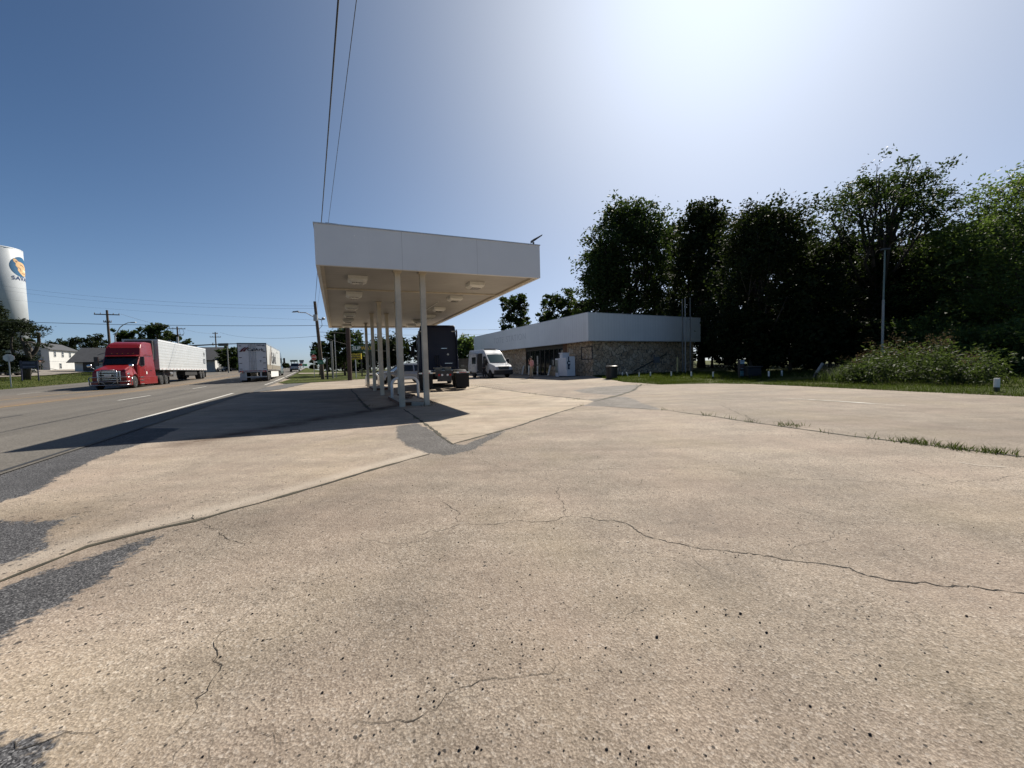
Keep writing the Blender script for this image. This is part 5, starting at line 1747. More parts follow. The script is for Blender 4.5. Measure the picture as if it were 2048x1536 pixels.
B().add([(.972, y, .76) for y in (-.5, .5)] + [(.90, y, 1.05) for y in (.58, -.58)], [[0, 1, 2, 3]]).build('grille', gdark, vn)
B().box(.94, .965, -.48, .48, .84, .87).box(.915, .94, -.52, .52, .95, .98).build('grille_bar', M('grille_bar', (.20, .21, .22), .3, .6), vn)
for s in (-1, 1):
    B().add([(a, s * b, c) for a, b, c in ((.93, .60, .86), (.80, .80, .84), (.45, .93, 1.12), (.50, .90, 1.22), (.84, .62, 1.06))], [[0, 1, 2, 3, 4]]).build('headlight', M('headlight_clear', (.28, .29, .31), .1), vn)
    f_ = pane(vn, 'front_door', [(-.15, .5), (-.15, 1.4), (-.82, 2.16), (-1.42, 2.16), (-1.42, .5)], s, hwv, .004, vanw)
    pane(f_, 'window', [(-.28, 1.42), (-.86, 2.04), (-1.34, 2.04), (-1.34, 1.36), (-.7, 1.3)], s, hwv, .010)
    m1 = B().box(-.52, -.36, s * 1.18 - .12, s * 1.18 + .12, 1.38, 1.78).build('mirror', plast, vn, bev=.04)
    B().box(-4.6, -.5, s * 1.0 - .02, s * 1.0 + .03, .42, .62).build('sill_strip', plast, vn)
    for x in (0, -3.72): wheel(vn, x, s * .84, .36, .24, M('grey_rim', (.22, .22, .23), .4, .6), s)
# passenger side is local -y when facing forward: the open door faces the lot
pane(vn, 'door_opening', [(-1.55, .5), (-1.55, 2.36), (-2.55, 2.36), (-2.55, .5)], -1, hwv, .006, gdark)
sd_ = B().box(-3.85, -2.62, -1.09, -1.045, .52, 2.34).build('sliding_door', vanw, vn, bev=.02)
B().box(-3.70, -2.76, -1.10, -1.092, 1.36, 2.02).build('window', dglass, sd_)
B().box(-4.8, -1.5, -1.055, -1.035, 2.32, 2.37).build('door_rail', M('rail_grey', (.2, .22, .26), .5), vn)
B().box(-1.55, -2.6, -1.15, -.95, .40, .46).build('step', M('step_pale', (.35, .35, .35), .5), vn)
B().box(-1.9, -1.75, -.6, .6, 2.725, 2.80).build('roof_clamp', plast, vn)
q = B()
for y in (-.45, -.15, .15, .45): q.box(-1.35, -1.08, y - .02, y + .02, 2.44, 2.50, Matrix.Rotation(0, 4, 'Z'))
B().box(-2.1, -1.8, -.75, .75, 2.735, 2.79).build('roof_rack_bar', alu, vn)

def car(name, label, cat, loc, rz, pm, kind='suv', group=None):
    t = thing(name, label, cat, loc, rz, group)
    r = .36
    def hb(x, z):
        b = .93
        if abs(x) > 1.7: b -= .12 * min(1, (abs(x) - 1.7) / .6) ** 1.5
        if z > .95: b -= .03
        return b
    a1, a2 = 1.40, -1.40
    if kind == 'pickup': a1, a2 = 1.75, -1.75
    E_ = 2.32 if kind != 'pickup' else 2.85
    hoodz = 1.02 if kind == 'suv' else 1.12
    body = [(E_ - .05, .32), (E_, .62), (E_ - .06, .88), (E_ - .3, hoodz), (.95, hoodz + .06), (-E_ + .12, hoodz + .03), (-E_, .9), (-E_ - .02, .5), (-E_ + .05, .34)] + arch(a2, .43, r, .32)[::-1] + arch(a1, .43, r, .32)[::-1]
    def hb2(x, z): return hb(x * 2.32 / E_, z)
    prism('body', body, hb2, pm, t, .05, 3)
    def hg(x, z): return .88 - .20 * (z - hoodz) / .65
    zt = 1.70 if kind == 'suv' else 1.85
    if kind == 'suv': gh = [(1.05, hoodz + .03), (.35, zt - .12), (.1, zt - .05), (-1.7, zt - .07), (-2.12, hoodz + .1), (-2.15, hoodz)]
    else: gh = [(1.15, hoodz + .03), (.6, zt - .1), (.4, zt - .04), (-.55, zt - .05), (-.72, hoodz + .02)]
    g = prism('cabin_glass', gh, hg, dglass, t, .03, 2)
    rf = [(gh[1][0] - .02, zt - .13), (gh[2][0], zt - .03), (gh[3][0] - .03, zt - .04), (gh[3][0] - .06, zt - .14)]
    prism('roof', rf, lambda x, z: hg(x, z) + .012, pm, t, .02, 2)
    q = B()
    xp = [gh[2][0] - .75, gh[3][0] + .25] if kind == 'suv' else [gh[3][0] + .5]
    for s in (-1, 1):
        for x in xp:
            q.add([(x + a, s * (hg(x, z) + o), z) for o in (-.02, .012) for a, z in ((-.05, hoodz), (.05, hoodz), (.05, zt - .12), (-.05, zt - .12))], [[0, 1, 2, 3], [4, 5, 6, 7], [0, 1, 5, 4], [1, 2, 6, 5], [2, 3, 7, 6], [3, 0, 4, 7]])
        q.tube([(1.08 if kind == 'suv' else 1.18, s * (hg(0, hoodz)), hoodz + .02), (gh[1][0] + .02, s * hg(0, zt - .1), zt - .1)], .045, 6)
    q.pieces('pillar', pm, t)
    B().box(E_ - .35, E_ + .03, -.75, .75, .36, .70).build('front_bumper', plast, t, bev=.05)
    B().box(E_ - .08, E_ + .015, -.45, .45, .70, .90).build('grille', gdark, t, bev=.02)
    B().box(-E_ - .05, -E_ + .3, -.80, .80, .40, .64).build('rear_bumper', plast, t, bev=.05)
    for s in (-1, 1):
        B().box(E_ - .28, E_ - .02, s * .68 - .15, s * .68 + .13, .80, .93).build('headlight', wlens, t, bev=.03)
        B().box(-E_ - .03, -E_ + .16, s * .74 - .1, s * .74 + .1, .82, 1.05).build('tail_light', rlens, t, bev=.03)
        B().box(.75, .92, s * .98 - .1, s * .98 + .1, hoodz + .02, hoodz + .2).build('mirror', pm, t, bev=.03)
        for x in (a1, a2): wheel(t, x, s * .80, r, .24, alu, s)
        if kind == 'suv': B().box(-1.5, .05, s * .62 - .02, s * .62 + .02, zt - .01, zt + .05).build('roof_rail', M('rail_pale', (.55, .56, .58), .3, .4), t)
    if kind == 'pickup':
        B().box(-E_ + .1, -.85, -.75, .75, hoodz + .02, hoodz + .05).build('bed_cover', plast, t)
        B().box(-E_ - .035, -E_ - .005, -.70, .70, .66, 1.1).build('tailgate', pm, t, bev=.02)
        B().box(-E_ - .05, -E_ - .036, -.18, .18, .7, .82).build('plate', M('plate', (.5, .5, .48), .5), t)
    return t
x, y, z = gD(787, 30.0)
car('suv', 'silver sport utility car parked beyond the canopy posts', 'car', (x + .55, y + .9, z), rad(214), silver, 'suv').scale = (.92,) * 3
x, y = road(75, -1.9)
dq = gD(591, 84)
car('pickup_truck', 'silver pickup driving away far along the highway', 'pickup', (dq[0], dq[1], zg(*dq[:2]) + .014), RZF, silver, 'pickup')
x, y, z = gD(448, 97, 738)
car('pickup_truck', 'white pickup parked on the grass by the house with the metal roof', 'pickup', (x, y, z), rad(-38), vanw, 'pickup')
x, y, z = gD(28, 66, 741)
car('suv', 'pale car parked behind the dark tree at the far left', 'car', (x, y, z), rad(20), vanw, 'suv')
x, y, z = gD(2, 63, 743)
car('suv', 'dark car parked at the far left edge under the tree', 'car', (x, y, z), rad(20), carpaint('dark_car_paint', (.03, .03, .035)), 'suv')

# ------------------------------------------------------------------ buildings across the road
def gable_house(name, label, cat, loc, rz, L, W_, h, rise, wallm, roofm, over=.4):
    t = thing(name, label, cat, loc, rz)
    q = B().box(0, L, 0, W_, -1.5, h)
    q.add([(x, y, z) for x in (0, L) for y, z in ((0, h), (W_, h), (W_ / 2, h + rise))], [[0, 1, 2], [3, 4, 5], [0, 2, 5, 3], [1, 2, 5, 4], [0, 1, 4, 3]])
    wl = q.build('wall', wallm, t)
    n = np.array([-rise, W_ / 2]); n = n / np.hypot(*n)
    V = []
    for x in (-over, L + over):
        for dz in (.02, .16):
            V += [(x, -over, h - over * rise / (W_ / 2) + dz), (x, W_ / 2, h + rise + dz), (x, W_ + over, h - over * rise / (W_ / 2) + dz)]
    F = [[0, 1, 4, 3], [1, 2, 5, 4], [6, 7, 10, 9], [7, 8, 11, 10], [0, 1, 7, 6], [1, 2, 8, 7], [3, 4, 10, 9], [4, 5, 11, 10], [0, 3, 9, 6], [2, 5, 11, 8]]
    rf = mk('roof', V, F, roofm, t)
    return t, wl, rf
shing = M('dark_shingles', (.045, .048, .055), .85, var=.25, scale=2, bump=.4, bscale=12)
siding = M('white_siding', (.49, .49, .47), .6, var=.05, scale=.8)
def win(par, c, w_, h, face, m=dglass, frm=None):
    # face: 'x-' or 'y-' outward side of a wall in local axes
    x, y, z = c
    f = B()
    if face == 'y-':
        g = B().box(x - w_ / 2, x + w_ / 2, y - .05, y - .02, z - h / 2, z + h / 2).build('window', m, par)
        for a, b_, c_, d in ((x - w_ / 2 - .08, x + w_ / 2 + .08, z + h / 2, z + h / 2 + .08), (x - w_ / 2 - .08, x + w_ / 2 + .08, z - h / 2 - .08, z - h / 2), (x - w_ / 2 - .08, x - w_ / 2, z - h / 2, z + h / 2), (x + w_ / 2, x + w_ / 2 + .08, z - h / 2, z + h / 2)):
            f.box(a, b_, y - .07, y - .005, c_, d)
        f.box(x - w_ / 2, x + w_ / 2, y - .065, y - .052, z - .03, z + .03)
    else:
        g = B().box(x - .05, x - .02, y - w_ / 2, y + w_ / 2, z - h / 2, z + h / 2).build('window', m, par)
        for a, b_, c_, d in ((y - w_ / 2 - .08, y + w_ / 2 + .08, z + h / 2, z + h / 2 + .08), (y - w_ / 2 - .08, y + w_ / 2 + .08, z - h / 2 - .08, z - h / 2), (y - w_ / 2 - .08, y - w_ / 2, z - h / 2, z + h / 2), (y + w_ / 2, y + w_ / 2 + .08, z - h / 2, z + h / 2)):
            f.box(x - .07, x - .005, a, b_, c_, d)
        f.box(x - .065, x - .052, y - w_ / 2, y + w_ / 2, z - .03, z + .03)
    f.build('frame', frm or siding, g)
    return g
# two storey white building: local x runs away along its lit long wall
HD = 95.0
hx, hy, hz = gD(101, HD, 742)
hbz = at(101, 743, HD)[2]
hev = at(101, 698, HD)[2] - hbz
hs, wl, rf = gable_house('white_building', 'two storey white building with a dark gable roof behind the gnarled tree', 'building', (hx, hy, hbz), RZF, 13, 6.5, hev, 1.7, siding, shing)
# local y- side faces the road (lit)
for xx in (2.3, 5.6, 8.9): win(hs, (xx, 0, hev - 1.15), .75, 1.3, 'y-')
win(hs, (4.3, 0, 1.45), .8, 1.3, 'y-')
B().box(-.01, 13, -.04, -.005, hev * .46, hev * .46 + .07).build('siding_seam', M('seam_grey', (.5, .5, .5), .6), hs)
win(hs, (0, 2.1, hev - .95), 1.5, 1.5, 'x-')
win(hs, (0, 2.0, 1.2), 1.4, 1.4, 'x-')
B().box(-.06, -.01, 3.2, 4.2, 0, 2.1).build('door', M('door_dark', (.05, .04, .04), .5), hs)
B().add([(0, 1.0, 2.95), (0, 4.8, 2.95), (-1.6, 4.8, 2.5), (-1.6, 1.0, 2.5), (0, 1.0, 2.85), (0, 4.8, 2.85), (-1.6, 4.8, 2.4), (-1.6, 1.0, 2.4)], [[0, 1, 2, 3], [4, 7, 6, 5], [0, 4, 5, 1], [1, 5, 6, 2], [2, 6, 7, 3], [3, 7, 4, 0]]).build('awning', M('awning_red', (.30, .16, .14), .7), hs)
q = B()
for y_ in (1.1, 4.7): q.box(-1.5, -1.4, y_ - .05, y_ + .05, -1, 2.4)
q.tube([(-1.2, 0.6, 1.1), (-1.2, -2.2, .2)], .05, 6).tube([(-1.2, 0.6, 1.1), (-1.2, 1.1, 1.1)], .05, 6)
q.build('porch_rail', M('rail_brown', (.2, .17, .15), .6), hs)
# long low building with a garage door
x, y, _ = gD(150, 86, 741)
bz = at(150, 741, 86)[2]
ev = at(160, 720.5, 86)[2] - bz
lt_, lw, lr = gable_house('low_building', 'long low grey building with a hip roof and garage door behind the red truck', 'building', (x, y, bz), rad(22), 26, 9, ev, 2.9, M('grey_siding', (.50, .50, .48), .7, var=.06), shing, .9)
B().box(1.4, 3.5, -.05, -.01, -.2, 2.0).build('garage_door', M('garage_dark', (.03, .028, .026), .6), lt_)
win(lt_, (5.6, 0, 1.3), 1.1, 1.6, 'y-'); win(lt_, (9.2, 0, 1.3), 1.1, 1.6, 'y-')
B().cyl((4.4, 2.6, ev + 1.2), (4.4, 2.6, ev + 2.6), .12, .12, 8).build('vent_pipe', black, lr)
# house with the pale metal roof right of the red truck
x, y, _ = gD(412, 100, 741)
bz = at(412, 742, 100)[2]
mh = thing('metal_roof_house', 'dark low house with a pale metal shed roof right of the white trailer', 'house', (x - 1, y, bz), rad(38))
hh = at(412, 719, 100)[2] - bz
hm = M('house_dark', (.11, .10, .10), .8, var=.15)
B().add([(0, 0, -1), (11, 0, -1), (11, 6, -1), (0, 6, -1), (0, 0, hh), (11, 0, hh - .6), (11, 6, hh - .6), (0, 6, hh)], [[3, 2, 1, 0], [4, 5, 6, 7], [0, 1, 5, 4], [1, 2, 6, 5], [2, 3, 7, 6], [3, 0, 4, 7]]).build('wall', hm, mh)
B().add([(-.5, -.9, hh + .02), (12, -.9, hh - .68), (12, 6.8, hh - .60), (-.5, 6.8, hh + .2), (-.5, -.9, hh + .2), (12, -.9, hh - .5), (12, 6.8, hh - .4), (-.5, 6.8, hh + .4)], [[3, 2, 1, 0], [4, 5, 6, 7], [0, 1, 5, 4], [1, 2, 6, 5], [2, 3, 7, 6], [3, 0, 4, 7]]).build('roof', M('metal_roof_pale', (.62, .60, .55), .4, .3), mh)
B().box(.4, .6, -.12, -.01, -.5, 1.3).box(4.4, 4.7, -.12, -.01, -.5, hh - .4).build('corner_post', siding, mh)
win(mh, (2.4, 0, 1.2), 1.0, 1.1, 'y-')
# far filling station down the road
x, y, _ = gD(589, 165, 737)
zc = at(589, 737, 165)[2]
fs = thing('far_canopy', 'tiny dark green filling station canopy far down the highway', 'canopy', (x, y, zc), .1)
zt = at(589, 720, 165)[2] - zc
B().box(-1.4, 1.3, -.5, .5, zt - .75, zt).build('roof_band', dgr, fs)
q = B()
for a in (-1.2, -.0, 1.3): q.box(a - .09, a + .09, -.1, .1, -.6, zt - .75)
q.build('posts', M('pole_pale', (.25, .25, .23), .7), fs)
x, y, _ = gD(604, 160, 737)
zc = at(604, 737, 160)[2]
gs = thing('far_price_sign', 'tiny dark sign above red and green boards far down the highway', 'sign', (x, y, zc), .1)
z1 = at(604, 720, 160)[2] - zc
B().box(-.9, .9, -.1, .1, z1 - .7, z1).build('top_board', darksteel, gs)
B().box(-.7, .7, -.1, .1, z1 - 1.5, z1 - .71).build('middle_board', M('board_grey', (.2, .22, .25), .6), gs)
B().box(-2.2, .0, -.1, .1, z1 - 2.6, z1 - 1.55).build('red_board', M('board_red', (.5, .06, .05), .5), gs)
B().box(.1, 2.1, -.1, .1, z1 - 2.6, z1 - 1.7).build('green_board', M('board_green', (.03, .40, .10), .5), gs)
B().box(.0, 1.2, -.115, -.102, z1 - 2.45, z1 - 2.2).build('white_stripe', wht, gs)
q = B()
for a in (-.6, .6): q.box(a - .08, a + .08, -.05, .05, -.6, z1 - 2.6)
q.build('posts', darksteel, gs)

# board fence behind the van
def fence(label, a, b, h):
    a, b = np.array(a), np.array(b)
    d = b - a
    L = np.hypot(*d)
    t = thing('board_fence', label, 'fence', (a[0], a[1], zg(*a)), math.atan2(d[1], d[0]))
    q = B()
    n = int(L / .16)
    for i in range(n):
        x = i * .16
        p = a + d * (x / L)
        z = zg(*p) - zg(*a)
        q.box(x, x + .15, -.012, .012, z, z + h + .05 * rng.random())
    q.build('boards', M('fence_boards', (.15, .115, .09), .9, var=.35, scale=1.2), t)
    r = B()
    for i in range(0, n, 15):
        p = a + d * (i * .16 / L)
        z = zg(*p) - zg(*a)
        r.box(i * .16, i * .16 + .1, .014, .11, z, z + h)
    r.pieces('fence_post', wood, t)
fence('dark wooden board fence behind the van and below the trees', gD(842, 62, 741)[:2], gD(1000, 62, 741)[:2], 2.0)

# ------------------------------------------------------------------ people
skinm = M('skin', (.36, .21, .15), .6, var=.08)
def skinned(name, J, E_, m, par, root, sub=2):
    ks = list(J)
    me = bpy.data.meshes.new(name)
    me.from_pydata([J[k][0] for k in ks], [(ks.index(a), ks.index(b)) for a, b in E_], [])
    o = bpy.data.objects.new(name, me)
    C.objects.link(o)
    o.parent = par
    o.modifiers.new('skin', 'SKIN')
    sv = me.skin_vertices[0].data
    for i, k in enumerate(ks):
        r = J[k][1]
        sv[i].radius = (r, r) if isinstance(r, (int, float)) else r
        sv[i].use_root = (k == root)
    s = o.modifiers.new('sub', 'SUBSURF')
    s.levels = s.render_levels = sub
    me.materials.append(m)
    for p in me.polygons: p.use_smooth = True
    return o
def fingers(J, E_, w, e, side, p):
    # five short chains rooted in the palm at wrist w, hand pointing away from elbow e
    w, e = np.array(w), np.array(e)
    d = (w - e) / np.linalg.norm(w - e)
    s = np.array(side) / np.linalg.norm(side)
    n = np.cross(d, s)
    J[p + 'palm'] = (tuple(w + d * .055), (.034, .018)); E_.append((p + 'wr', p + 'palm'))
    for i, (off, ln) in enumerate(((-.030, .062), (-.010, .074), (.010, .070), (.028, .054))):
        b_ = w + d * .095 + s * off
        m1 = b_ + d * ln * .55 + n * .012
        m2 = m1 + d * ln * .4 + n * .03
        J[f'{p}f{i}a'] = (tuple(b_), .0095); J[f'{p}f{i}b'] = (tuple(m1), .0085); J[f'{p}f{i}c'] = (tuple(m2), .007)
        E_ += [(p + 'palm', f'{p}f{i}a'), (f'{p}f{i}a', f'{p}f{i}b'), (f'{p}f{i}b', f'{p}f{i}c')]
    b_ = w + d * .05 - s * .042
    J[p + 't1'] = (tuple(b_), .011); J[p + 't2'] = (tuple(b_ + d * .035 - s * .018 + n * .015), .009)
    E_ += [(p + 'palm', p + 't1'), (p + 't1', p + 't2')]
def person(label, loc, rz, pose, shirt, trous, shoe, hair, H=1.76, loose=1.0, bare=True):
    t = thing('person', label, 'person', loc, rz)
    P = {k: np.array(v, float) * H / 1.76 for k, v in pose.items()}
    J, E_ = {}, []
    def j(n, r): J[n] = (tuple(P[n]), r)
    for n, r in (('pelvis', (.135, .105)), ('waist', (.125, .095)), ('chest', (.155, .11)), ('neck', .055), ('chin', (.062, .07)), ('head', (.078, .095)), ('crown', (.055, .065)),
                 ('shL', .062), ('elL', .043), ('wrL', .028), ('shR', .062), ('elR', .043), ('wrR', .028),
                 ('hipL', .09), ('knL', .058), ('anL', .04), ('toL', .035), ('hipR', .09), ('knR', .058), ('anR', .04), ('toR', .035)): j(n, r)
    E_ += [('pelvis', 'waist'), ('waist', 'chest'), ('chest', 'neck'), ('neck', 'chin'), ('chin', 'head'), ('head', 'crown')]
    for s in 'LR':
        E_ += [('chest', 'sh' + s), ('sh' + s, 'el' + s), ('el' + s, 'wr' + s), ('pelvis', 'hip' + s), ('hip' + s, 'kn' + s), ('kn' + s, 'an' + s), ('an' + s, 'to' + s)]
        J['hand' + s] = J['wr' + s]
    J2 = {k: v for k, v in J.items() if not k.startswith('hand')}
    for s in 'LR':
        J2[s + 'wr'] = (tuple(P['wr' + s] + (P['wr' + s] - P['el' + s]) * .03), .027)
        E_.append(('wr' + s, s + 'wr'))
        sd = np.cross(P['wr' + s] - P['el' + s], np.array([0, 1, .2]))
        fingers(J2, E_, P['wr' + s] + (P['wr' + s] - P['el' + s]) * .03, P['el' + s], sd, s)
    skinned('body', J2, E_, skinm, t, 'pelvis', 2)
    # face: nose, eyes, ears, mouth as small shapes of one mesh on the head
    hd, ch = P['head'], P['chin']
    fwd = np.array(pose.get('face', (1, 0, 0)), float)
    up = np.array([0, 0, 1.0]); sdv = np.cross(up, fwd)
    fb_ = B()
    fb_.ball(tuple(hd + fwd * .098 - up * .015), .018, 6, (1, 1, 1.4))
    for s in (-1, 1): fb_.ball(tuple(hd + sdv * .083 * s - up * .01), .026, 6, (.8, .5, 1.2))
    fb_.build('nose_and_ears', skinm, t, smooth=True)
    eb_ = B()
    for s in (-1, 1): eb_.ball(tuple(hd + fwd * .088 + sdv * .032 * s + up * .02), .010, 6)
    eb_.box(-.02, .02, -.003, .003, -.004, .004, Matrix.Translation(tuple(hd + fwd * .09 - up * .062)) @ Matrix.Rotation(math.atan2(fwd[1], fwd[0]) + PI / 2, 4, 'Z'))
    eb_.build('eyes_and_mouth', M('eye_dark', (.03, .02, .02), .4), t)
    hb_ = B().ball(tuple(hd - fwd * .022 + up * .045), .108, 12, (1, .92, .82))
    hb_.ball(tuple(hd - fwd * .06 - up * .01), .08, 10, (.8, 1.02, 1.1))
    hb_.build('hair', hair, t, smooth=True)
    def Lp(a, b, k): return tuple(P[a] + (P[b] - P[a]) * k)
    g = .022 * loose
    sj = {'a': (tuple(P['pelvis'] + np.array([0, 0, -.02])), (.15 + g, .12 + g)), 'b': (tuple(P['waist']), (.14 + g, .11 + g)), 'c': (tuple(P['chest']), (.165 + g, .118 + g)), 'd': (Lp('chest', 'neck', .62), (.085, .075))}
    se = [('a', 'b'), ('b', 'c'), ('c', 'd')]
    end = .55 if bare else .93
    for s in 'LR':
        sj['s' + s] = (tuple(P['sh' + s]), .078 + g * .5)
        sj['e' + s] = (Lp('sh' + s, 'el' + s, .95), .058 + g * .5)
        se += [('c', 's' + s), ('s' + s, 'e' + s)]
        sj['w' + s] = (Lp('el' + s, 'wr' + s, end), .045 + g * .3)
        se.append(('e' + s, 'w' + s))
    skinned('shirt', sj, se, shirt, t, 'a', 2)
    tj = {'p': (tuple(P['pelvis'] + np.array([0, 0, .03])), (.142, .115))}
    te = []
    for s in 'LR':
        tj['h' + s] = (tuple(P['hip' + s]), .105)
        tj['k' + s] = (tuple(P['kn' + s]), .076)
        tj['a' + s] = (Lp('kn' + s, 'an' + s, .93), .062)
        te += [('p', 'h' + s), ('h' + s, 'k' + s), ('k' + s, 'a' + s)]
    skinned('trousers', tj, te, trous, t, 'p', 2)
    for s in 'LR':
        a, b_ = P['an' + s], P['to' + s]
        c = (a * .4 + b_ * .6)
        ang = math.atan2(b_[1] - a[1], b_[0] - a[0])
        q = B().box(-.14, .14, -.048, .048, 0, .075, Matrix.Translation((c[0], c[1], .0)) @ Matrix.Rotation(ang, 4, 'Z'))
        q.build('shoe', shoe, t, bev=.03)
    return t
# local x = facing direction; y to the figure's left
stand = dict(pelvis=(0, 0, .93), waist=(.01, 0, 1.08), chest=(.02, 0, 1.30), neck=(.03, 0, 1.48), chin=(.055, 0, 1.54), head=(.06, 0, 1.64), crown=(.05, 0, 1.71),
             shL=(.01, .19, 1.40), elL=(-.04, .25, 1.12), wrL=(.06, .27, .90), shR=(.01, -.19, 1.40), elR=(.10, -.24, 1.15), wrR=(.20, -.09, 1.38),
             hipL=(0, .09, .88), knL=(.03, .11, .48), anL=(-.03, .12, .09), toL=(.12, .14, .04), hipR=(0, -.09, .88), knR=(.10, -.10, .49), anR=(.12, -.11, .09), toR=(.27, -.12, .04))
x, y, z = gD(1064, 31.5)
person('person in a pink shirt and khaki trousers standing before the store with a hand raised', (x, y, z), rad(196), stand, M('pink_shirt', (.50, .25, .25), .85, var=.1, scale=9), M('khaki', (.36, .30, .22), .9, var=.1, scale=6), M('dark_shoe', (.025, .02, .018), .6), M('dark_hair', (.02, .015, .012), .6), 1.80, 1.3)
lean_ = dict(stand)
lean_.update(wrR=(.28, -.16, 1.22), elR=(.16, -.26, 1.2), elL=(.16, .27, 1.18), wrL=(.34, .2, 1.2), chest=(.08, 0, 1.29), neck=(.12, 0, 1.45), chin=(.155, 0, 1.5), head=(.16, 0, 1.6), crown=(.15, 0, 1.67), shL=(.08, .19, 1.38), shR=(.08, -.19, 1.38))
x, y, z = gD(968, 35.6)
dcl = M('dark_clothes', (.016, .016, .02), .9, var=.2, scale=7)
person('person in dark clothes reaching into the open side door of the van', (x, y, z), rad(35), lean_, dcl, M('dark_trousers', (.02, .02, .025), .9, var=.2), M('grey_shoe', (.14, .14, .14), .6), M('black_hair', (.012, .01, .01), .6), 1.78, 1.0, False)
# ------------------------------------------------------------------ vegetation
def leafmat(name, col, trans, rough=.45, amt=.35):
    t = NT(name)
    tint = t.attr('tint').outputs['Fac']
    c = t.ramp(tint, [(0, tuple(x * .6 for x in col)), (.5, col), (1, tuple(min(1, x * 1.7) for x in col))])
    p = t.princ(c, rough + .2, 0, .12)
    tr = t.n('ShaderNodeBsdfTranslucent')
    tr.inputs[0].default_value = tuple(trans) + (1,)
    mx = t.n('ShaderNodeMixShader')
    mx.inputs[0].default_value = amt
    t.l(p.outputs[0], mx.inputs[1]); t.l(tr.outputs[0], mx.inputs[2]); t.l(mx.outputs[0], t.out.inputs[0])
    return t.m
leafA = leafmat('leaf_dark', (.015, .023, .008), (.032, .048, .009), .5, .25)
leafB = leafmat('leaf_mid', (.024, .040, .013), (.05, .08, .015), .42, .32)
leafC = leafmat('leaf_near', (.050, .080, .028), (.13, .20, .035), .38, .35)
needle = leafmat('needle', (.015, .023, .010), (.02, .03, .008), .6, .2)
bark = M('bark', (.055, .045, .036), .95, var=.35, scale=5, bump=.6, bscale=12)

def leaves(cent, s, up=.4, asp=.5, r=None):
    r = r or rng
    n = len(cent)
    a = r.normal(size=(n, 3))
    a[:, 2] *= .7
    a /= np.linalg.norm(a, axis=1)[:, None]
    q = r.normal(size=(n, 3))
    q[:, 2] += up
    b = np.cross(a, q)
    b /= np.linalg.norm(b, axis=1)[:, None] + 1e-9
    k = (s * (.6 + .8 * r.random(n)))[:, None]
    nn = np.cross(a, b)
    bend = nn * k * .18
    return np.stack([cent - a * k, cent + b * k * asp + bend, cent + a * k, cent - b * k * asp + bend], 1)

def crown_blobs(w, h0, h1, n, r, flat=.8, top=1.0):
    out = []
    w = w * 1.16
    H = h1 - h0
    for i in range(n):
        f = ((i + .5) / n) ** .85
        e = w * (.72 + .28 * min(1, f / .35)) if f < .35 else w * math.sqrt(max(.02, 1 - ((f - .35) / .70) ** 1.9))
        a = i * 2.39996 + r.uniform(-.6, .6)
        rr = w * r.uniform(.25, .40)
        d = max(0, e - rr * .75) * r.uniform(.6, 1.0)
        z = h0 + rr * flat * .6 + (H - rr * flat * 1.7) * f
        out.append((d * math.cos(a), d * math.sin(a), z, rr, rr * flat))
    for k in range(4):                   # a broad uneven dome on top
        a = k * 1.7 + r.uniform(0, 1)
        d = w * r.uniform(.12, .5)
        rr = w * r.uniform(.26, .36)
        out.append((d * math.cos(a), d * math.sin(a), h1 - rr * flat - .05 * H * (d / w) - r.uniform(0, .03) * H, rr, rr * flat))
    out.append((0, 0, (h0 + h1) / 2, w * .62, H * .36))
    return out

def tree(name, label, loc, w, h0, h1, nleaf, ls, m, seed, nb=16, group=None, flat=.8, tr=None, lean=0.0, fill=.35, clump=.16, cat='tree', up=.4, top=1.0, limbs=True, asp=.5):
    r = np.random.default_rng(seed)
    t = thing(name, label, cat, loc, 0, group)
    bl = crown_blobs(w, h0, h1, nb, r, flat, top)
    tr = tr or max(.12, h1 * .018)
    q = B()
    hz = h0 + (h1 - h0) * .55
    P, R_ = [], []
    for k in np.linspace(0, 1, 7):
        P.append((lean * k + .12 * w * math.sin(k * 4 + seed) * k * .5, .08 * w * math.cos(k * 3 + seed) * k * .5, -.2 + hz * k))
        R_.append(tr * (1.25 - .95 * k) if k else tr * 1.5)
    q.tube(P, R_, 9)
    if limbs:
        for i, (x, y, z, a, b) in enumerate(bl[:-1]):
            k = min(5, max(2, int(6 * (z - h1 * .15) / h1)))
            s = np.array(P[k])
            e = np.array([x, y, z])
            mid = (s + e) / 2 + np.array([0, 0, -.08 * h1 * r.random()]) + r.normal(size=3) * .03 * h1
            q.tube([tuple(s), tuple(mid), tuple(e)], [tr * .42, tr * .25, tr * .08], 6)
            for j in range(3):
                d = r.normal(size=3); d /= np.linalg.norm(d)
                q.tube([tuple((mid + e) / 2), tuple(e + d * a * .7)], [tr * .14, tr * .04], 5)
    q.build('trunk', bark, t, smooth=True)
    vol = np.array([a * a * b for *_, a, b in bl])
    vol = vol ** .72
    cs = []
    ncl = max(10, int(nleaf / 42))
    for (x, y, z, a, b), v in zip(bl, vol / vol.sum()):
        k = max(2, int(ncl * v))
        d = r.normal(size=(k, 3)); d /= np.linalg.norm(d, axis=1)[:, None]
        rad_ = (fill + (1 - fill) * r.random(k) ** .45) * (1 + .13 * r.normal(size=k))
        c = np.array([x, y, z]) + d * rad_[:, None] * np.array([a, a, b])
        cr = clump * w * (.5 + .8 * r.random(k))
        m_ = 42
        o = r.normal(size=(k, m_, 3)) * np.array([.55, .55, .42])
        cs.append((c[:, None] + o * cr[:, None, None]).reshape(-1, 3))
    cs = np.concatenate(cs)
    cs = cs[cs[:, 2] > .05]
    tint = np.clip(.5 + .22 * r.normal(size=len(cs)), 0, 1)
    quads('crown', leaves(cs, ls, up, asp, r), m, t, tint)
    return t

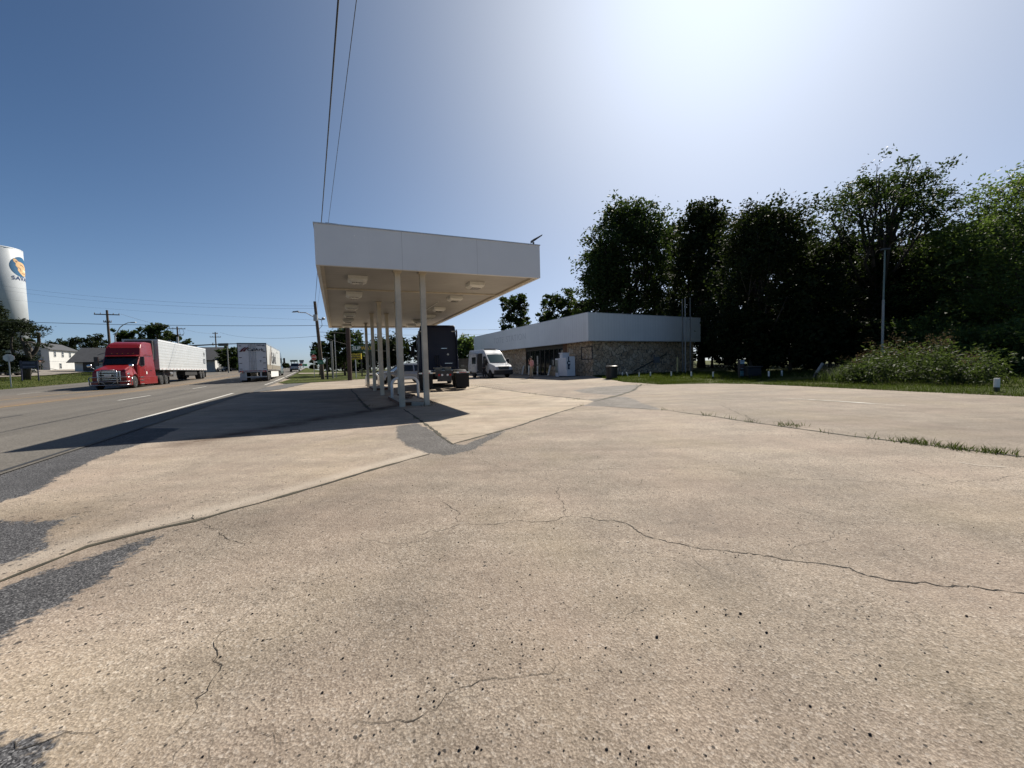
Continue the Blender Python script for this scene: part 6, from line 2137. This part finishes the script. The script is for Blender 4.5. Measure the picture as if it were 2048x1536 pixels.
def tpx(name, label, px, D, pytop, hwpx, nleaf, ls, m, seed, low=.18, pyb=750, **kw):
    x, y, z = gD(px, D, pyb)
    h = at(px, pytop, D)[2] - z
    return tree(name, label, (x, y, z), hwpx * D / FPX, h * low, h, nleaf, ls, m, seed, **kw)

G1 = 'tall trees behind the store and lot'
tpx('broadleaf_tree', 'tall rounded tree behind the store, topmost left of the dark tree mass', 1256, 57, 400, 104, 29000, .23, leafB, 11, .16, group=G1, nb=20)
tpx('broadleaf_tree', 'lower bushy tree at the left shoulder of the dark tree mass behind the store', 1208, 59, 480, 54, 12000, .23, leafB, 12, .1, group=G1, nb=14)
tpx('broadleaf_tree', 'upright dense tree just right of the gap above the store', 1402, 44.5, 402, 74, 22000, .20, leafA, 13, .08, group=G1, nb=18)
tpx('broadleaf_tree', 'wide dense tree with an even dome top in the middle of the tree mass', 1522, 31, 402, 108, 38000, .13, leafA, 14, .06, group=G1, nb=24)
tpx('broadleaf_tree', 'lower dark tree filling the dip left of the open crowned tree', 1632, 30, 482, 66, 14000, .13, leafA, 15, .06, group=G1, nb=16)
tpx('open_crown_tree', 'tall airy tree with a wide open crown and visible branches', 1755, 31, 336, 142, 19000, .11, leafB, 16, .47, group=G1, nb=30, flat=.55, tr=.42, clump=.10, fill=.2)
tpx('broadleaf_tree', 'dark tree standing under the open crowned tree', 1765, 31.5, 500, 105, 17000, .14, leafA, 17, .04, group=G1, nb=16)
tpx('broadleaf_tree', 'mid green tree between the open crowned tree and the right edge', 1925, 27, 440, 105, 24000, .11, leafC, 18, .06, group=G1, nb=20)
tpx('broadleaf_tree', 'tall pale leaved tree rising at the right edge of the view', 2090, 23, 315, 195, 48000, .09, leafC, 19, .03, group=G1, nb=34, flat=.6, clump=.11)
tpx('broadleaf_tree', 'large tree mostly beyond the right edge', 2330, 22, 262, 190, 12000, .13, leafC, 20, .03, group=G1, nb=20)
G2 = 'dark background trees deep in the wood'
for i, (px, D, pt, hw) in enumerate(((1335, 66, 450, 80), (1455, 52, 450, 95), (1585, 46, 470, 95), (1690, 42, 480, 90), (1840, 39, 470, 110), (1985, 33, 440, 120))):
    tpx('background_tree', ['dark tree deep in the wood behind the dome topped tree, left', 'dark tree deep in the wood behind the flagpoles', 'dark tree deep in the wood below the dip in the tree line', 'dark tree deep in the wood left of the light pole', 'dark tree deep in the wood right of the light pole', 'dark tree deep in the wood behind the right hand leaves'][i], px, D, pt, hw, 5000, .42, leafA, 30 + i, .02, group=G2, nb=14, limbs=False)
G3 = 'understory bushes in front of the wood'
for i, (px, D, pt, hw) in enumerate(((1424, 43, 612, 48), (1500, 30, 628, 60), (1580, 29, 640, 60), (1660, 28, 625, 70), (1745, 27, 640, 70), (1840, 25, 632, 80), (1935, 21, 655, 75), (2060, 18.5, 640, 100))):
    tpx('understory_bush', ['dark bush at the right end of the store', 'dark bush behind the ad totem', 'dark bush behind the white topped post', 'dark bush above the leaning guard post', 'dark bush behind the brown plumed weeds', 'leafy bush between the weeds and the right hand trees', 'leafy bush behind the white post with the black top', 'leafy bush spilling over the right edge'][i], px, D, pt, hw, 7500 if i < 5 else 13000, .17 if i < 5 else .085, leafA if i < 5 else leafC, 50 + i, .0, group=G3, nb=12, limbs=False, cat='bush')
G4 = 'trees beyond the store and canopy'
tpx('leafy_tree', 'small tree left of the pair over the store roof', 1034, 72, 585, 38, 5200, .30, leafB, 61, .1, group=G4, nb=12)
tpx('leafy_tree', 'small tree right of the pair over the store roof', 1116, 68, 579, 46, 6000, .30, leafB, 62, .1, group=G4, nb=13)
tpx('leafy_tree', 'low tree tucked against the store roof below the tall trees', 1166, 64, 600, 34, 3500, .3, leafA, 63, .1, group=G4, nb=9)
tpx('leafy_tree', 'round green tree behind the fence left of the store', 930, 66, 674, 40, 5500, .26, leafC, 64, .05, group=G4, nb=12, pyb=742)
tpx('leafy_tree', 'tree showing between the canopy and the dark blue truck', 850, 80, 668, 34, 3500, .34, leafA, 65, .05, group=G4, nb=10, pyb=742)
tpx('leafy_tree', 'large dark tree behind the middle canopy posts', 782, 76, 672, 52, 6500, .32, leafA, 66, .03, group=G4, nb=14, pyb=742)
tpx('leafy_tree', 'tall tree behind the steel pole and leaning pole', 690, 56, 655, 40, 7000, .22, leafB, 67, .12, group=G4, nb=14, pyb=742)
tpx('leafy_tree', 'dark tree behind the yellow shop sign', 735, 84, 697, 45, 4000, .36, leafA, 68, .0, group=G4, nb=10, pyb=742)
tpx('leafy_tree', 'small dark tree leaning over the stop sign by the leaning pole', 640, 58, 683, 20, 2600, .2, leafA, 69, .25, group=G4, nb=8, pyb=744)
tpx('leafy_tree', 'dark low trees under the shop signs', 690, 98, 705, 50, 3500, .4, leafA, 70, .0, group=G4, nb=10, pyb=742)
G5 = 'trees across the highway'
for i, (px, D, pt, hw, m_, pb_) in enumerate(((122, 135, 678, 26, leafA, 735), (160, 130, 671, 30, leafA, 735), (198, 128, 668, 26, leafA, 735), (258, 82, 657, 30, leafB, 738), (312, 80, 646, 32, leafB, 738), (350, 90, 664, 26, leafB, 738), (432, 100, 700, 26, leafA, 738), (462, 96, 690, 26, leafB, 738), (62, 120, 676, 16, leafB, 735), (285, 92, 672, 30, leafA, 738), (570, 150, 727, 9, leafA, 738), (627, 160, 729, 7, leafA, 737))):
    tpx('roadside_tree', ['dark tree over the white building, leftmost of its row', 'dark tree over the ridge of the low building', 'dark tree left of the crossarm utility pole', 'tree directly above the red truck cab', 'tallest tree above the front of the white trailer', 'tree beside the pole with the jumper wires', 'dark tree over the metal roofed house', 'tree left of the lettered trailer', 'thin pale tree beside the water tower foot', 'dark tree low behind the red truck cab', 'small round far tree at the crest of the highway', 'tiny far tree right of the highway crest'][i], px, D, pt, hw, 3200 if i < 10 else 900, .34 if i < 10 else .5, m_, 80 + i, .08, group=G5, nb=11, pyb=pb_)
# the dark conifer and the gnarled tree at the left edge
x, y, z = gD(0, 54, 742)
h = at(5, 588, 54)[2] - z
cf = thing('conifer', 'dark drooping conifer cut by the left edge of the view', 'tree', (x - 1.2, y, z))
B().tube([(0, 0, -.2), (.1, 0, h * .9)], [.32, .08], 9).build('trunk', bark, cf)
r = np.random.default_rng(5)
cc = []
for k in range(240):
    f = r.random() ** .8
    zz = h * (.1 + .88 * f)
    R_ = (4.2 * (1 - f) ** .6 + .35)
    a = r.uniform(0, 2 * PI)
    L = R_ * r.uniform(.7, 1.05)
    s = np.linspace(.25, 1, 14)
    px_ = np.stack([s * L * math.cos(a), s * L * math.sin(a), zz + .5 * s - .9 * s * s], 1)
    cc.append((px_[:, None] + r.normal(size=(14, 5, 3)) * np.array([.24, .24, .10])).reshape(-1, 3))
cc = np.concatenate(cc)
quads('crown', leaves(cc, .24, .8, .28, r), needle, cf, np.clip(.5 + .2 * r.normal(size=len(cc)), 0, 1))
x, y, z = gD(53, 53, 756)
gt = thing('gnarled_tree', 'gnarled old tree with a bent bare trunk and one drooping green bough', 'tree', (x, y, z))
g_ = lambda px, py, dy=0.0: tuple(at(px, py, 53 + dy) - np.array([x, y, z]))
q = B()
q.tube([(-.1, 0, -.2), g_(54, 735), g_(58, 722), g_(63, 712, .3), g_(72, 700, .5), g_(78, 684, .4), g_(77, 672, .2), g_(73, 664)], [.46, .40, .34, .27, .23, .19, .16, .12], 9)
q.tube([g_(57, 724), g_(56, 708, -.4), g_(50, 694, -.6), g_(44, 682, -.6), g_(40, 672, -.5)], [.36, .26, .2, .15, .07], 8)
q.tube([g_(62, 714), g_(63, 700, .8), g_(58, 690, 1.2), g_(50, 683, 1)], [.2, .15, .1, .05], 7)
q.tube([g_(77, 676), g_(78, 668), g_(77, 665)], [.17, .16, .13], 7)
q.tube([g_(74, 692, .4), g_(66, 686, .6), g_(56, 684, .8), g_(40, 690, .8)], [.15, .1, .08, .04], 6)
q.tube([g_(30, 662), g_(24, 672), g_(22, 690), g_(26, 708)], [.06, .1, .12, .14], 7)
q.build('trunk', bark, gt, smooth=True)
cc = []
for px, py, n, sp in ((70, 662, 10, .55), (60, 656, 14, .7), (50, 652, 16, .75), (40, 648, 18, .8), (30, 648, 16, .8), (76, 670, 6, .4), (40, 664, 6, .5), (80, 690, 4, .4), (66, 690, 4, .4), (25, 655, 14, .8), (36, 715, 16, .8), (30, 725, 18, .9), (44, 722, 12, .7), (20, 718, 18, 1.0), (50, 716, 8, .6)):
    c = np.array(g_(px, py, r.uniform(-1, 1)))
    k = c + r.normal(size=(n, 3)) * np.array([sp, sp, sp * .45])
    cc.append((k[:, None] + r.normal(size=(n, 24, 3)) * np.array([.28, .28, .14])).reshape(-1, 3))
cc = np.concatenate(cc)
quads('crown', leaves(cc, .17, .7, .35, r), needle, gt, np.clip(.5 + .2 * r.normal(size=len(cc)), 0, 1))

# ---- grass blades
bladem = leafmat('grass_blade', (.030, .050, .010), (.07, .10, .014), .5, .45)
def blades(name, label, P, h, wd, m, lean=.35):
    n = len(P)
    z = zf(P[:, 0], P[:, 1]) + .0
    base = np.stack([P[:, 0], P[:, 1], z], 1)
    a = rng.uniform(0, 2 * PI, n)
    side = np.stack([np.cos(a), np.sin(a), np.zeros(n)], 1) * (wd * (.6 + .8 * rng.random(n)))[:, None]
    hh = h * (.45 + .9 * rng.random(n))
    b = rng.uniform(0, 2 * PI, n)
    tip = np.stack([np.cos(b) * hh * lean, np.sin(b) * hh * lean, hh], 1) * (.6 + .8 * rng.random(n))[:, None]
    mid = base + tip * .55 + np.array([0, 0, 1]) * (hh * .12)[:, None]
    Q = np.stack([base - side, mid - side * .55, base + tip, mid + side * .55], 1)
    Q2 = np.stack([base - side, base + side, mid + side * .55, mid - side * .55], 1)
    tint = np.clip(.5 + .25 * rng.normal(size=n), 0, 1)
    o = quads(name, np.concatenate([Q, Q2]), m, None, np.concatenate([tint, tint]))
    return tag(o, label, 'grass', kind='stuff')
def along(poly, n, d0, d1):             # points scattered inside a band beside a line; n measured to its right-hand far side
    poly = np.asarray(poly)
    L = np.hypot(*np.diff(poly, axis=0).T)
    cum = np.concatenate([[0], np.cumsum(L)])
    s = rng.random(n) * cum[-1]
    i = np.clip(np.searchsorted(cum, s) - 1, 0, len(L) - 1)
    t = (s - cum[i]) / L[i]
    p = poly[i] + (poly[i + 1] - poly[i]) * t[:, None]
    d = (poly[i + 1] - poly[i]) / L[i][:, None]
    nn = np.stack([-d[:, 1], d[:, 0]], 1)
    return p + nn * (d0 + (d1 - d0) * rng.random(n) ** 1.5)[:, None]
P = along(edgeR[:-1], 42000, -.08, 5.5)
P = P[(sdist(P, verge) < .12)]
clm = (np.sin(P[:, 0] * 1.7 + np.sin(P[:, 1] * 2.1) * 2) + np.sin(P[:, 1] * 1.3 + P[:, 0] * .7)) * .25 + .6
P = P[rng.random(len(P)) < clm + .25]
blades('verge_grass', 'green grass along the shaded edge of the lot', P, .10, .006, bladem)
P2 = along(edgeR[:-1], 12000, 5, 16); P2 = P2[sdist(P2, verge) < 0]
blades('verge_grass', 'thin grass deeper in the shade under the trees', P2, .18, .010, bladem)
lo, hi = isl.min(0), isl.max(0)
P = lo + (hi - lo) * rng.random((26000, 2)); P = P[sdist(P, isl) < .1]
blades('island_grass', 'mown grass on the island between the lot and the highway', P, .10, .014, bladem, .5)
ss, ll = rng.uniform(2, 110, 22000), -rng.uniform(ROADW + .3, ROADW + 24, 22000)
P = np.stack([E0[0] + ss * ED[0] + ll * NR[0], E0[1] + ss * ED[1] + ll * NR[1]], 1)
for q_ in (lq([(4, -21.6), (9.5, -21.6), (22, -42), (15, -42)]), lq([(30, -42), (15, -44), (40, -58), (130, -70), (130, -48), (70, -38)])):
    P = P[sdist(P, q_) > .2]
blades('roadside_grass', 'mown grass on the far side of the highway', P, .12, .022, bladem, .5)
# tufts in the joints
T = []
seamF = pxs([(1325, 819), (1420, 832), (1510, 845), (1700, 872), (1830, 887), (1990, 906), (2300, 944)])
def tuft(c, n, sp): T.append(np.array(c) + rng.normal(size=(n, 2)) * sp)
for px, py, n, sp in ((1585, 852, 60, .10), (1570, 850, 40, .1), (1500, 844, 18, .06), (1410, 831, 16, .05), (1810, 884, 70, .07), (1835, 887, 80, .07), (1850, 890, 50, .08), (1900, 896, 90, .07), (1920, 899, 40, .07), (1935, 901, 30, .07), (1980, 905, 60, .06), (1995, 907, 50, .06), (2035, 911, 20, .06), (1655, 866, 10, .06), (1750, 878, 12, .06), (862, 806, 60, .16), (858, 812, 40, .12), (1288, 766, 90, .4), (1280, 771, 50, .25), (835, 838, 10, .05), (1165, 811, 12, .08), (1070, 788, 20, .2), (985, 776, 20, .2), (955, 772, 40, .3), (1150, 799, 16, .15), (738, 812, 40, .15), (722, 802, 24, .12), (1330, 820, 12, .06)):
    tuft(gp(px, py), n, sp)
for a, b in zip(seamF[:-1], seamF[1:]):
    k = rng.random(14)[:, None]
    T.append(a + (b - a) * k + rng.normal(size=(14, 2)) * .02)
blades('joint_grass', 'small grass tufts growing in the pavement joints', np.concatenate(T), .07, .004, bladem, .7)

# ---- tall weeds with brown plumes beside the light pole
weedm = leafmat('weed_leaf', (.030, .050, .015), (.065, .095, .02), .42, .4)
plume = leafmat('weed_plume', (.09, .064, .036), (.11, .08, .04), .9, .3)
Q, Pq, stems = [], [], B()
for k in range(520):
    px = rng.choice([rng.normal(1775, 30), rng.normal(1862, 36), rng.normal(1715, 24), rng.normal(1930, 30), rng.uniform(1690, 1990)])
    D = rng.uniform(14.6, 18.6) - (px - 1775) * .009
    x, y, z = gD(px, D, 775)
    hmax = np.interp(px, [1650, 1690, 1730, 1775, 1810, 1840, 1880, 1930, 1980], [.6, .85, 1.15, 2.1, 1.7, 1.2, 1.75, 1.3, 1.25])
    hmax *= .88 + .3 * math.sin(px * .071) * math.sin(px * .023 + 1) + .12 * math.sin(px * .19)
    h = hmax * rng.choice([rng.uniform(.35, .8), rng.uniform(.75, 1.08)])
    le = rng.normal(size=2) * .2 * h
    if k % 2 == 0: stems.tube([(x, y, z), (x + le[0] * .4, y + le[1] * .4, z + h * .55), (x + le[0], y + le[1], z + h)], [.008, .006, .003], 4, False)
    f = rng.random(30) ** .8
    c = np.stack([x + le[0] * f, y + le[1] * f, z + h * (.04 + .9 * f)], 1) + rng.normal(size=(30, 3)) * np.array([.12, .12, .06])
    Q.append(c)
    if h > .8 * hmax and 1690 < px < 1960 and rng.random() < .6:
        n = 16
        g = rng.random(n)
        Pq.append(np.stack([x + le[0] * 1.05 + rng.normal(size=n) * .075 * (1 - .4 * g), y + le[1] * 1.05 + rng.normal(size=n) * .075, z + h - .12 + .30 * g], 1))
Q, Pq = np.concatenate(Q), np.concatenate(Pq)
wd = quads('tall_weeds', leaves(Q, .075, .5, .3), weedm, None, np.clip(.5 + .25 * rng.normal(size=len(Q)), 0, 1))
tag(wd, 'tall leafy roadside weeds under brown plumes round the light pole', 'weeds', kind='stuff')
pl = quads('plumes', leaves(Pq, .030, .2, .5), plume, wd, np.clip(.5 + .25 * rng.normal(size=len(Pq)), 0, 1))
stems.build('stems', M('weed_stem', (.08, .085, .035), .8), wd)
# arching tall grass left of the weeds
strips = []
for k in range(900):
    px = rng.normal(1690, 26)
    D = rng.uniform(16.2, 18.8)
    x, y, z = gD(px, D, 768)
    L = np.interp(px, [1630, 1660, 1700, 1750], [.75, .95, 1.2, 1.4]) * rng.uniform(.6, 1.1)
    a = rng.uniform(0, 2 * PI)
    s = np.linspace(0, 1, 5)
    o = np.stack([x + math.cos(a) * .55 * L * s ** 1.6, y + math.sin(a) * .55 * L * s ** 1.6, z + L * (.95 * s - .38 * s ** 2.6)], 1)
    w_ = .011 * (1 - s * .9)
    sd = np.array([-math.sin(a), math.cos(a), 0])
    l_, r_ = o - sd * w_[:, None], o + sd * w_[:, None]
    for i in range(4): strips.append([l_[i], r_[i], r_[i + 1], l_[i + 1]])
strips = np.array(strips)
ag = quads('arching_grass', strips, weedm, None, np.repeat(np.clip(.65 + .2 * rng.normal(size=900), 0, 1), 4))
tag(ag, 'tall arching grass blades beside the leaning guard post', 'grass', kind='stuff')
